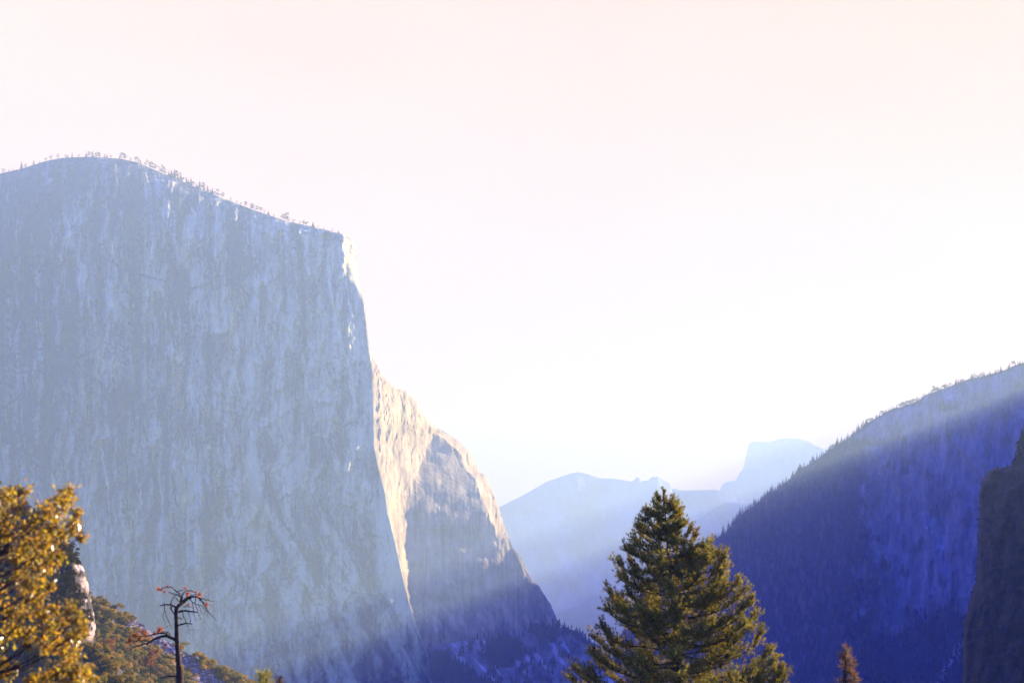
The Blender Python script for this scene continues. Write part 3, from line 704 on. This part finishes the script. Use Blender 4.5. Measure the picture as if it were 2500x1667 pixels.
# conifers along the skyline of the right-hand ridge
x = 1706.0
while x < 2512:
    x += rnd.uniform(2.0, 7.0)
    y = float(np.interp(x, RID[0][0], RID[1][0])); Yd = float(np.interp(x, RID[0][0], RID[2][0]))
    hpx = rnd.uniform(6, 17) * (1 if rnd.random() < .8 else 1.3)
    far_up = x > 2120
    if far_up: hpx *= .72
    if far_up and rnd.random() < .35: me_, lab, nm, wd = RND[rnd.integers(5)], 'small round crowned tree on the blue ridge skyline', 'skyline_pine', 1.1
    else: me_, lab, nm, wd = CON[rnd.integers(6)], 'small pointed conifer on the blue ridge skyline', 'skyline_fir', 1.35
    plant(me_, P(x, y + 3.5, Yd - 2), (hpx + 3.5) * Yd / FOC, nm, lab, 'tree', 'trees along the ridge skyline', wd * rnd.uniform(.85, 1.35))
x = 1766.0; Yd = float(np.interp(x, RID[0][0], RID[2][0]))
plant(CON[2], P(x, float(np.interp(x, RID[0][0], RID[1][0])) + 2, Yd - 4), 28 * Yd / FOC, 'lone_fir', 'lone tall thin fir at the low end of the ridge skyline', 'tree', None, 1.0)

# woods as one mass: the ridge shoulder and foot, the talus
def wood_mass(name, pts, hs, label, seed, tone=(.020, .022, .009)):
    r = np.random.default_rng(seed); n = len(pts); V0 = []; T0 = []; k = 6
    Vt, Tt, Ct = [], [], []
    for lay, (z0, z1, w) in enumerate([(.08, .55, .21), (.35, .8, .15), (.62, 1.0, .09)]):
        th = np.linspace(0, 2 * math.pi, k, endpoint=False)
        ring = w * (.65 + .7 * r.random((n, k)))
        V = np.zeros((n, k + 1, 3))
        V[:, :k, 0] = ring * np.cos(th + r.random((n, 1)) * 6); V[:, :k, 1] = ring * np.sin(th + 0.0)
        V[:, :k, 2] = z0 + .10 * r.random((n, k)); V[:, k, 2] = z1
        Vt.append(V)
    V = np.concatenate(Vt, 1) * hs[:, None, None] + pts[:, None]
    base = np.concatenate([np.stack([l * (k + 1) + np.arange(k), l * (k + 1) + (np.arange(k) + 1) % k, np.full(k, l * (k + 1) + k)], 1) for l in range(3)])
    T = (np.arange(n)[:, None, None] * 3 * (k + 1) + base[None]).reshape(-1, 3)
    c = np.array(tone)[None] * (.55 + .9 * r.random((n, 1))) * (1 + .15 * r.normal(size=(n, 3)))
    o = link(name, mesh(name, V.reshape(-1, 3), T, False, np.repeat(np.clip(c, .004, 1), 3 * (k + 1), 0)), M_conifer)
    return tag(o, label, 'forest', kind='stuff')
px, py, YY, wood = RID
ii = rnd.integers(8, px.shape[0] - 1, 24000); jj = rnd.integers(95, 530, 24000)
keep = (rnd.random(24000) < np.clip(wood[ii, jj] * 1.15 - .30, 0, 1) * .55 * YY[ii, jj] / 3200) & (py[ii, jj] < 1720)
ii, jj = ii[keep], jj[keep]
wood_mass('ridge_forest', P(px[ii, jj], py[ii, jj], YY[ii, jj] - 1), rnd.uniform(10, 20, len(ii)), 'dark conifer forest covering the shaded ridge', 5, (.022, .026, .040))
px, py, YY, tm_ = TAL
n = 9000
ii = rnd.integers(0, px.shape[0] - 1, n); jj = rnd.integers(0, px.shape[1], n)
X, Yp = px[ii, jj], py[ii, jj]
dens = .02 + .75 * tm_[ii, jj]
keep = (rnd.random(n) < dens) & (Yp < 1740)
ii, jj = ii[keep], jj[keep]
pts = P(px[ii, jj], py[ii, jj], YY[ii, jj] - 1)
wx = rnd.uniform(560, 780, 150); wy = rnd.uniform(1668, 1730, 150)
pw = P(wx, wy, 2930 - 0 * wx)
wood_mass('talus_forest', pts, rnd.uniform(9, 17, len(pts)), 'dark forest patches on the talus below the cliff', 6)

# trees on top of the near dark cliff and brush on its edge
for x, y, hpx, Yd in [(2497,1092,52,742),(2488,1118,46,744),(2481,1132,34,744),(2506,1080,60,738),(2460,1146,20,746),(2436,1150,18,748),(2446,1150,14,746),(2474,1140,20,746),(2408,1170,14,750)]:
    plant(CON[rnd.integers(6)], P(x, y + 3, Yd), hpx * Yd / FOC, 'cliff_fir', 'black fir silhouette on top of the near dark cliff', 'tree', 'firs on the dark cliff', 1.5)
def bush(seed, n=900, cols=((.36, .25, .030), (.22, .20, .026)), lump=9, ls=.13):
    r = np.random.default_rng(seed); m = MB()
    cen = r.normal(size=(lump, 3)) * np.array([.42, .42, .22]) + np.array([0, 0, .45])
    rad = .24 + .2 * r.random(lump)
    k = r.integers(0, lump, n)
    d = unit(r.normal(size=(n, 3))); d[:, 2] = np.where(d[:, 2] < -.3, -d[:, 2], d[:, 2])
    c = cen[k] + d * (rad[k] * (.55 + .45 * r.random(n) ** .5))[:, None]
    c[:, 2] = np.maximum(c[:, 2], -.1)
    cc = np.where(r.random((lump, 1)) < .5, np.array(cols[0]), np.array(cols[1]))[k] * (.7 + .6 * r.random((n, 1)))
    m.add(*leaves(c, ls * (.7 + .6 * r.random(n)), cc, face=d))
    m.add(*tube([[0, 0, -.4], [.05, 0, .2], [.02, .05, .6]], [.05, .04, .02], 5), C=(.03, .02, .015))
    return m.me('brush')
BU = [bush(70 + i, n=1300) for i in range(7)]
BD = [bush(90 + i, cols=((.030, .026, .012), (.05, .042, .016))) for i in range(3)]  # dark copy of the brush: spur shade put into the leaf colour
BR = [bush(110, cols=((.24, .09, .035), (.20, .10, .035)))]
BC = [bush(120 + i, cols=((.018, .02, .012), (.03, .028, .016))) for i in range(2)]
for q in BU + BD + BR + BC: q.materials.append(M_brush)
for i in range(34):
    yv = rnd.uniform(1140, 1667); x = float(ced(yv)) + rnd.uniform(-1, 14)
    plant(BC[i % 2], P(x, yv + 3, 754), rnd.uniform(3, 8) * 750 / FOC, 'cliff_brush', 'dark brush clinging to the edge of the near dark cliff', 'shrub', 'brush on the dark cliff')

# brush on the sunlit hillside
px, py, YY, sm = HIL
placed = []
tries = 0
while len(placed) < 270 and tries < 30000:
    tries += 1
    i, j = rnd.integers(0, px.shape[0]), rnd.integers(0, px.shape[1])
    x, y = px[i, j], py[i, j]
    if sm[i, j] > .35 or y > 1705 or x > 690: continue
    dmin = 7 + 7 * np.clip((y - 1440) / 230, 0, 1)
    if any((x - a) ** 2 + ((y - b) * 1.3) ** 2 < dmin ** 2 for a, b in placed): continue
    placed.append((x, y))
    s = rnd.uniform(11, 21) * (.75 + .5 * (y - 1440) / 230) * YY[i, j] / FOC
    plant(BU[rnd.integers(7)], P(x, y + 3, YY[i, j] - .3), s, 'hillside_shrub', 'olive gold shrub on the sunlit hillside', 'shrub', 'shrubs covering the sunlit hillside', rnd.uniform(.9, 1.3))
plant(BR[0], P(368, 1632, 430), 4.6, 'reddish_shrub', 'tall reddish shrub beside the grey scree chute', 'shrub', None, .6)
plant(BR[0], P(262, 1590, 420), 3.0, 'reddish_shrub', 'low reddish brown shrub below the cream rock rim', 'shrub', None, 1.0)
# darker brush on the shaded spur and along its crest
px, py, YY, fc = SPU
placed = []; tries = 0
while len(placed) < 260 and tries < 30000:
    tries += 1
    i, j = rnd.integers(5, px.shape[0]), rnd.integers(0, px.shape[1])
    x, y = px[i, j], py[i, j]
    if fc[i, j] > .25 or y > 1700 or x < -60: continue
    if 1375 < y < 1570 and x > float(sp_ed(y)) - 24: continue
    if any((x - a) ** 2 + (y - b) ** 2 < (110 if y < 1560 else 95) for a, b in placed): continue
    placed.append((x, y))
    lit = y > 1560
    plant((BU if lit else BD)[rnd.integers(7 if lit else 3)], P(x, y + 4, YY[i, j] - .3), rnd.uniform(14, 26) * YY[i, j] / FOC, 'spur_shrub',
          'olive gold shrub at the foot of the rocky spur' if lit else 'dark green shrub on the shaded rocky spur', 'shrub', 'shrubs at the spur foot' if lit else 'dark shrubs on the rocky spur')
for y in np.arange(1186, 1376, 11):
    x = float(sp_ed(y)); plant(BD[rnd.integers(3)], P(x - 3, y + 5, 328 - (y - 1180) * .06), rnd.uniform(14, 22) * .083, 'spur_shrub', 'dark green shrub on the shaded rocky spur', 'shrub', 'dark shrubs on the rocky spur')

# scree chute
px, py, YY, sm = HIL
ok = np.argwhere((sm > .5) & (py < 1760))
sel = ok[rnd.integers(0, len(ok), 2600)]
c = P(px[sel[:, 0], sel[:, 1]] + rnd.uniform(-2, 2, 2600), py[sel[:, 0], sel[:, 1]] + rnd.uniform(-2, 2, 2600), YY[sel[:, 0], sel[:, 1]] - .1)
octa = np.array([[1,0,0],[0,1,0],[-1,0,0],[0,-1,0],[0,0,1],[0,0,-1.]])
oT = np.array([[0,1,4],[1,2,4],[2,3,4],[3,0,4],[1,0,5],[2,1,5],[3,2,5],[0,3,5]])
sz = .16 + .35 * rnd.random(2600) ** 3
V = c[:, None] + octa[None] * (.6 + .8 * rnd.random((2600, 6, 1))) * sz[:, None, None] * np.array([1.2, 1, .7])
T = (np.arange(2600)[:, None, None] * 6 + oT[None]).reshape(-1, 3)
cc = np.repeat(np.array([.30, .25, .20])[None] * (.3 + 2.0 * rnd.random((2600, 1)) ** 4), 6, 0)  # a few pale stones stand for glints, painted in the colour
tag(link('scree', mesh('scree', V.reshape(-1, 3), T, False, cc), M_near), 'grey scree stones with painted pale glints in the hillside chute', 'scree', kind='stuff')

# ------------------------------------------------------------------ tall pine
def ground_z(x, y): return float(np.interp(y, [-20, 0, 6, 30, 70, 150], [1, -1.9, -2.6, -9, -20, -42]))
PY_ = 62.0
tr_px = [(1619, 1216), (1622, 1240), (1627, 1290), (1632, 1350), (1640, 1430), (1648, 1510), (1655, 1590), (1661, 1667)]
tpts = np.array([P(a, b, PY_) for a, b in tr_px])
foot = np.array([tpts[-1][0] + .25, PY_, ground_z(0, PY_) - .6])
tpath = smooth_path(np.concatenate([tpts, [tpts[-1] * .5 + foot * .5 + [.03, 0, 0], foot]]), 60)
pine = empty('pine_tree', foot, 'tall olive green pine with a pointed top in front of the blue valley', 'tree')
trunk = MB()
zt = tpath[:, 2]; rtrunk = np.interp(zt[0] - zt, [0, 1.5, 3, 5, 8, 22], [.012, .045, .075, .105, .15, .30])
trunk.tube(tpath - foot, rtrunk, 9, .03)
Lc = curve([(1180,1619),(1194,1606),(1234,1582),(1281,1553),(1339,1531),(1368,1508),(1418,1508),(1436,1482),(1483,1478),(1527,1470),(1548,1448),(1595,1443),(1628,1402),(1660,1394),(1760,1360),(2000,1330)])
Rc = curve([(1180,1620),(1205,1640),(1241,1662),(1273,1673),(1302,1697),(1340,1708),(1360,1764),(1400,1768),(1425,1790),(1462,1834),(1505,1842),(1541,1852),(1584,1879),(1624,1893),(1650,1914),(1760,1940),(2000,1980)])
mp_ = PY_ / FOC
def tz_at(z): return np.array([np.interp(-z, -zt, tpath[:, 0]), PY_, z])
crown = MB()
NC = np.array([.265, .235, .032])
tufts_c, tufts_d, tufts_s = [], [], []
def bough(tip, zstart, thick):
    """one bough: leaves the trunk, sags a little, turns up at the end; side twigs carry needle tufts"""
    st = tz_at(zstart); hd = tip - st; Lb = np.linalg.norm(hd)
    p1 = st + hd * .4 - np.array([0, 0, .10 * Lb]); p2 = st + hd * .78 - np.array([0, 0, .09 * Lb])
    w = rnd.normal(size=(2, 3)) * .04 * Lb
    path = smooth_path([st, p1 + w[0], p2 + w[1], tip], 12)
    trunk.tube(path - foot, np.linspace(thick * .8, .005, 12), 5)
    nt_ = int(9 + Lb * 33)
    for q in range(nt_):
        f = 1 - rnd.random() ** 1.3 * (.78 if Lb > 1.5 else .92)
        i = f * 11; a = int(min(i, 10)); pt = path[a] + (path[a + 1] - path[a]) * (i - a)
        dr = unit((path[a + 1] - path[a])[None])[0]
        sd = unit((np.cross(dr, [0, 0, 1]) * rnd.choice([-1, 1]) * rnd.uniform(.1, 1.1) + dr * rnd.uniform(.1, .9) + np.array([0, 0, rnd.uniform(-.25, 1.0)]))[None])[0]
        tl = rnd.uniform(.10, .78) * (.5 + .5 * min(Lb, 2.5) / 2.5) * (1.25 - .5 * f)
        e = pt + sd * tl + np.array([0, 0, .10 * tl])
        if q % 2 == 0: trunk.tube(np.array([pt, (pt + e) / 2 - [0, 0, .02], e]) - foot, [.008, .006, .004], 3)
        m = rnd.integers(1, 4)
        for u_ in range(m):
            g = pt + (e - pt) * (1 - .28 * u_)
            tufts_c.append(g); tufts_d.append(unit((sd + [0, 0, .5] + rnd.normal(size=3) * .25)[None])[0]); tufts_s.append(rnd.uniform(.75, 1.25))
tips = [(1607,1196,0),(1600,1212,0),(1584,1234,.3),(1568,1258,-.2),(1555,1281,0),(1545,1310,.4),(1533,1339,-.2),(1536,1362,.3),(1508,1370,0),(1513,1402,.5),(1484,1437,0),(1480,1483,-.3),(1500,1470,.8),(1472,1528,0),(1450,1549,.2),(1446,1590,-.4),(1403,1629,0),(1398,1657,.3),(1430,1640,-.8),
        (1622,1188,0),(1640,1205,.1),(1650,1222,-.2),(1662,1241,.2),(1673,1270,-.3),(1688,1286,0),(1698,1303,.2),(1687,1333,-.4),(1698,1353,.3),(1718,1332,0),(1731,1325,.1),(1735,1345,-.4),(1752,1350,.3),(1767,1361,0),(1765,1395,-.5),(1752,1425,.5),(1799,1424,0),(1815,1440,.4),(1836,1464,-.2),(1843,1505,.2),(1833,1529,-.5),(1858,1543,0),(1880,1586,.3),(1893,1625,-.2),(1915,1652,0),(1905,1670,.6)]
for a, b, dy in tips:
    b = b + 16 * float(np.clip((1300 - b) / 110, 0, 1)) + 5
    t_ = P(a, b, PY_ + dy); L_ = abs(t_[0] - np.interp(-t_[2], -zt, tpath[:, 0]))
    bough(t_, min(t_[2] - .35 * L_ - .05, zt[0] - .25), .012 + .016 * L_)
zlist = np.concatenate([np.linspace(zt[0] - .25, -3.6, 118), np.linspace(-3.7, -9.5, 42)])
for i, z in enumerate(zlist):
    pyz = HOR - z / PY_ * FOC
    lw = (np.interp(-z, -zt, tpath[:, 0]) / mp_ + CX - Lc(pyz)) * mp_; rw = (Rc(pyz) - (np.interp(-z, -zt, tpath[:, 0]) / mp_ + CX)) * mp_
    a = i * 2.399963 + rnd.uniform(-.3, .3)
    cs_ = math.cos(a); side = rw if cs_ > 0 else lw; av = .5 * (lw + rw)
    r_ = (abs(cs_) * side + (1 - abs(cs_)) * av) * rnd.uniform(.35, .98)
    base = tz_at(z); tip = base + np.array([cs_ * r_, math.sin(a) * r_, rnd.uniform(-.25, .25) * min(r_, 1.5)])
    bough(tip, min(z - .33 * r_ - .03, zt[0] - .3), .010 + .015 * r_)
for k_ in range(10): 
    tufts_c.append(tpath[0] + rnd.normal(size=3) * .05); tufts_d.append(unit((np.array([0, 0, 1.]) + rnd.normal(size=3) * .3)[None])[0]); tufts_s.append(.8)
tc_, td_, ts_ = np.array(tufts_c), np.array(tufts_d), np.array(tufts_s)
nn = 20
c = np.repeat(tc_, nn, 0) - np.repeat(td_, nn, 0) * (rnd.random((len(tc_) * nn, 1)) * .08)
d = unit(np.repeat(td_, nn, 0) * .55 + rnd.normal(size=(len(tc_) * nn, 3)) * .75)
tone = jit(NC, len(tc_), .22, .10); tone[rnd.random(len(tc_)) < .05] = (.13, .055, .02)
crown.add(*blades(c - foot, d, np.repeat(ts_, nn) * rnd.uniform(.07, .135, len(c)), .017, np.repeat(tone, nn, 0)))
link('trunk', trunk.me('trunk', True), M_bark, pine)
link('crown', crown.me('crown'), M_needle, pine)

# ------------------------------------------------------------------ dead snag with red needle clumps
SY = 48.0
sc_ = 360 / 2114.0
def S(q): return np.array([P(360 + a * sc_, 1400 + b * sc_, SY) for a, b in q])
spx = [(492, 318), (488, 370), (470, 430), (425, 482), (411, 560), (413, 650), (416, 750), (420, 870), (426, 1000), (434, 1120), (442, 1240), (452, 1400), (466, 1568)]
sp_ = S(spx); sfoot = np.array([sp_[-1][0] + .12, SY, ground_z(0, SY) - .4])
snag = empty('dead_snag', sfoot, 'bare dark snag with drooping twigs and a few red needle clumps', 'dead tree')
spath = smooth_path(np.concatenate([sp_, [sp_[-1] * .5 + sfoot * .5, sfoot]]), 46)
px1 = SY / FOC
m = MB(); m.tube(spath - sfoot, np.interp(np.arange(46), [0, 4, 10, 14, 24, 36, 45], [2.2 * px1, 3.4 * px1, 4.6 * px1, 4.6 * px1, 5.2 * px1, 6.6 * px1, .2]), 9, .06)
link('trunk', m.me('trunk', True), M_snag, snag)
brs = [([(470,290),(400,250),(340,195),(270,185),(190,225)],1.5,.6),([(440,300),(390,285),(335,262),(345,270)],1.2,.5),([(415,490),(350,450),(280,440),(220,450),(170,460)],2.6,1.0),
 ([(240,445),(220,425),(205,410)],1.2,.5),([(240,460),(240,560),(270,660),(300,740),(325,795)],1.0,.4),([(240,545),(215,620),(222,670),(230,720)],.8,.4),([(300,740),(285,765),(265,795)],.6,.3),
 ([(425,485),(490,430),(560,370),(640,330),(720,350),(790,430),(830,520),(880,590),(960,670)],3.2,.5),([(640,330),(760,350),(850,370),(935,395)],1.2,.4),([(690,340),(690,420),(720,520),(760,610),(800,680)],1.2,.4),
 ([(600,360),(660,420),(760,460),(800,530),(780,590)],1.1,.4),([(740,370),(820,420),(870,440),(920,465)],.9,.35),([(440,552),(500,535),(600,535),(660,545),(725,552)],2.6,1.4),([(500,545),(520,630),(560,720),(600,800),(590,860)],1.1,.4),
 ([(600,800),(620,800),(640,805)],.5,.3),([(590,540),(600,600),(620,690)],.9,.5),([(640,400),(650,500),(660,600),(690,680)],1.0,.4),([(440,632),(480,634),(510,642),(530,660)],1.1,.5),
 ([(440,742),(520,715),(580,712),(645,715)],2.2,1.2),([(600,712),(612,690),(625,670)],.9,.5),([(395,585),(352,510),(352,450),(370,390),(405,340)],1.4,1.0),([(405,340),(430,380),(470,440)],1.2,.8),
 ([(490,320),(520,270),(560,240),(620,245),(690,290)],1.7,.8),([(470,300),(430,250),(480,240),(545,215)],1.2,.5),([(480,330),(440,300),(420,310),(400,340)],1.6,1.0),([(560,370),(600,320),(660,300),(740,300)],1.6,.7),
 ([(490,400),(560,340),(620,335),(700,330)],1.8,.8),([(520,470),(600,470),(660,480),(690,495)],.9,.5),([(680,320),(760,360),(820,380),(890,400)],.9,.4),([(730,450),(760,510),(760,570),(795,575)],.7,.3),([(840,530),(860,570),(860,620)],.6,.3),
 ([(405,955),(330,910),(250,890),(150,920),(60,975),(0,1000),(-110,1030),(-200,1075)],4.0,1.0),([(300,900),(260,860),(180,850),(90,870),(0,890),(-120,900),(-220,890)],2.0,.7),([(330,910),(300,840),(230,830),(180,845)],1.6,.7),([(60,975),(-40,960),(-160,960),(-260,985)],1.3,.5),
 ([(455,975),(485,970)],2.0,1.6),([(420,1465),(300,1470),(230,1482),(170,1500)],2.4,1.0),([(425,1200),(370,1210),(320,1195),(300,1150)],.8,.4),([(470,1170),(520,1165),(560,1145)],.8,.4),([(405,1035),(380,1035),(350,1040)],.9,.5),([(310,470),(310,520),(325,550)],.7,.3),([(350,470),(355,520),(390,590)],.8,.6)]
for q, r0, r1 in brs:
    pts = S(q); dy = rnd.uniform(-.5, .5)
    pts[:, 1] += np.linspace(0, dy, len(pts)) + np.concatenate([[0], rnd.normal(size=len(pts) - 1) * .04])
    m = MB(); n = 4 * len(q); pa = smooth_path(pts, n) + np.concatenate([[[0, 0, 0]], rnd.normal(size=(n - 1, 3)) * .006])
    m.tube(pa - sfoot, np.linspace(r0, r1, n) * px1 * 1.05, 5, .08)
    link('branch', m.me('branch', True), M_snag, snag)
for a, b, r_ in [(165,215,28),(195,235,18),(290,188,22),(250,262,20),(545,205,22),(580,285,30),(570,320,18),(585,440,20),(690,265,20),(750,295,30),(725,320,20),(850,440,28),(180,795,42),(150,830,26),(265,1010,18),(265,1050,16),(-60,840,46),(-20,880,30),(-180,880,50),(-120,930,36),(-250,960,44),(100,860,26)]:
    c0 = P(360 + a * sc_, 1400 + b * sc_, SY + rnd.uniform(-.3, .3)); rr = r_ * sc_ * px1
    r_ = r_ * 1.35; rr = rr * 1.35; n = int(26 + r_ * 1.3); m = MB(); dirs = rand_dir(n)
    low_ = b > 780 and a < 120
    m.add(*blades(c0 - sfoot + rnd.normal(size=(n, 3)) * rr * .22, dirs, rr * rnd.uniform(.7, 1.5, n), .016, jit((.34, .16, .035) if low_ else (.46, .20, .075), n, .25, .1)))
    link('dead_needles', m.me('dead_needles'), M_dead, snag)

# ------------------------------------------------------------------ small young pines poking into the bottom of the picture
def young_pine(name, label, stem, clumps, Yd, col, L=.16, nper=60, rscale=1.0, w=.016):
    pts = np.array([P(a, b, Yd) for a, b in stem]); ft = np.array([pts[-1][0], Yd, ground_z(0, Yd) - .3])
    root = empty(name, ft, label, 'tree')
    m = MB(); pa = smooth_path(np.concatenate([pts, [ft]]), 20)
    m.tube(pa - ft, np.linspace(.012, .05, 20), 6, .03)
    cm = MB()
    for a, b, r_ in clumps:
        c0 = P(a, b, Yd + rnd.uniform(-.2, .2)); rr = r_ * Yd / FOC * rscale
        k = int(np.argmin(np.abs(pa[:, 2] - (c0[2] - rr * .6))))
        m.tube(np.array([pa[k], (pa[k] + c0) / 2 - [0, 0, rr * .2], c0]) - ft, [.010, .008, .005], 4)
        n = nper
        cc0 = c0 - ft + rnd.normal(size=(n, 3)) * rr * .38
        cm.add(*blades(cc0, unit(unit(cc0 - (c0 - ft)) + np.array([0, 0, .45]) + rnd.normal(size=(n, 3)) * .4), L * rnd.uniform(.6, 1.2, n), w, jit(col, n, .25, .12)))
    link('trunk', m.me('trunk', True), M_bark, root); link('crown', cm.me('crown'), M_needle, root)
q4 = lambda a, b, r: (1900 + a * .266, 1250 + b * .266, r * .266)
young_pine('young_pine', 'thin reddish brown young pine in front of the dark blue slope', [(2065, 1583), (2065, 1620), (2064, 1667), (2064, 1720)],
           [q4(*v) for v in [(625,1265,42),(588,1322,26),(645,1340,38),(620,1350,30),(605,1410,26),(688,1400,22),(650,1450,32),(668,1470,26),(700,1510,36),(712,1540,30),(578,1550,38),(655,1566,30),(560,1600,44),(690,1620,44),(620,1680,60),(700,1740,60),(540,1740,60)]], 34.0, (.17, .105, .030), .13, 70, 1.0, .014)
young_pine('pine_sapling', 'bright yellow green pine sapling tip at the bottom edge', [(645, 1645), (645, 1667), (646, 1730)],
           [(645,1650,16),(632,1647,12),(655,1651,12),(640,1664,16),(653,1668,14),(630,1672,12),(645,1690,26)], 27.0, (.30, .29, .04), .10, 60, .9, .012)
young_pine('pine_sapling', 'dull brown pine sapling tip at the bottom edge', [(683, 1648), (683, 1680), (683, 1740)],
           [(683,1654,5),(680,1662,8),(687,1664,8),(678,1672,10),(690,1674,10),(683,1690,16)], 44.0, (.075, .055, .03), .12, 50, 1.0, .014)

# ------------------------------------------------------------------ golden leaf tree at the left edge
GY = 17.0
gfoot = np.array([(-75 - CX) / FOC * GY, GY, ground_z(0, GY) - .3])
gold = empty('golden_oak', gfoot, 'golden leafed tree glowing in the sun at the left edge', 'tree')
clumps = [(20,1215,34),(50,1200,24),(15,1260,32),(8,1300,30),(45,1240,22),(150,1225,32),(165,1210,22),(112,1245,24),(185,1255,16),(130,1255,24),(180,1285,22),(195,1312,13),(150,1305,24),(125,1290,22),(85,1268,20),(100,1300,24),(72,1285,20),
 (60,1330,34),(110,1335,30),(30,1350,26),(130,1375,20),(95,1365,28),(60,1380,26),(143,1355,16),(75,1420,30),(40,1410,20),(100,1395,24),(80,1455,26),(105,1440,18),(60,1440,18),(125,1430,11),
 (20,1490,26),(55,1500,24),(90,1490,16),(110,1500,18),(132,1485,14),(30,1540,26),(70,1545,22),(170,1490,24),(190,1510,22),(150,1515,22),(203,1530,16),(120,1540,20),(180,1555,28),(140,1570,26),(170,1590,28),(110,1575,18),(68,1575,12),
 (170,1625,28),(140,1640,26),(200,1640,22),(110,1655,24),(185,1665,28),(78,1662,20),(10,1640,20),(5,1615,14),(222,1655,16),(150,1695,40),(60,1725,40),(210,1710,34),(-40,1290,60),(-60,1440,70),(-50,1580,60),(-90,1700,70),(20,1780,70),(140,1790,60)]
tm, lm = MB(), MB()
gtr = smooth_path([gfoot, gfoot + [.05, 0, 1.6], P(-72, 1600, GY), P(-58, 1450, GY), P(-40, 1330, GY), P(-15, 1240, GY)], 30)
tm.tube(gtr - gfoot, np.linspace(.17, .02, 30), 9, .04)
GC = [(.33, .255, .03), (.31, .265, .035), (.21, .205, .04), (.34, .21, .022)]
for a, b, r_ in clumps:
    dy = rnd.uniform(-.9, .9); c0 = P(a, b, GY + dy); rr = r_ * GY / FOC
    k = int(np.clip(np.argmin(np.abs(gtr[:, 2] - (c0[2] - .35 - .25 * abs(c0[0] - gtr[15, 0])))), 3, 28))
    mid = (gtr[k] + c0) / 2 + [0, 0, -.08] + rnd.normal(size=3) * .05
    tm.tube(smooth_path([gtr[k], mid, c0], 8) - gfoot, np.linspace(.013, .004, 8), 5)
    n = int(24 + 120 * (r_ / 28.0) ** 2)
    for s_ in range(5):
        e_ = c0 + rnd.normal(size=3) * rr * .5
        tm.tube(np.array([c0, (c0 + e_) / 2 + [0, 0, .01], e_]) - gfoot, [.005, .004, .002], 3)
    cpos = c0 - gfoot + rnd.normal(size=(n, 3)) * rr * np.array([.46, .7, .46])
    pal = np.array(GC)[rnd.integers(0, 4, n)] * (.7 + .6 * rnd.random((n, 1)))
    lm.add(*leaves(cpos, rnd.uniform(.040, .074, n), pal, .35, .62))
link('trunk', tm.me('trunk', True), M_bark, gold)
link('crown', lm.me('crown'), M_leaf, gold)
# ------------------------------------------------------------------ the morning haze
def box(x0, x1, y0, y1, z0, z1):
    V = np.array([[x, y, z] for x in (x0, x1) for y in (y0, y1) for z in (z0, z1)], float)
    F = np.array([[0,1,3,2],[4,6,7,5],[0,4,5,1],[2,3,7,6],[0,2,6,4],[1,5,7,3]])
    return V, F
hv, hf = box(-9200, 9200, -600, 12500, -242, 1090)
hz = link('haze', mesh('haze', hv, hf))
hm = bpy.data.materials.new('haze'); hm.use_nodes = True
hn, hlk = hm.node_tree.nodes, hm.node_tree.links
hn.clear()
ho = hn.new('ShaderNodeOutputMaterial'); pv = hn.new('ShaderNodeVolumePrincipled')
pv.inputs['Color'].default_value = (0.44, 0.66, 0.585, 1)
pv.inputs['Density'].default_value = 1.62e-4
pv.inputs['Density Attribute'].default_value = ''
pv.inputs['Anisotropy'].default_value = 0.12
hlk.new(pv.outputs[0], ho.inputs['Volume'])
hz.data.materials.append(hm)
tag(hz, 'pale blue morning haze filling the valley', 'haze', kind='stuff')
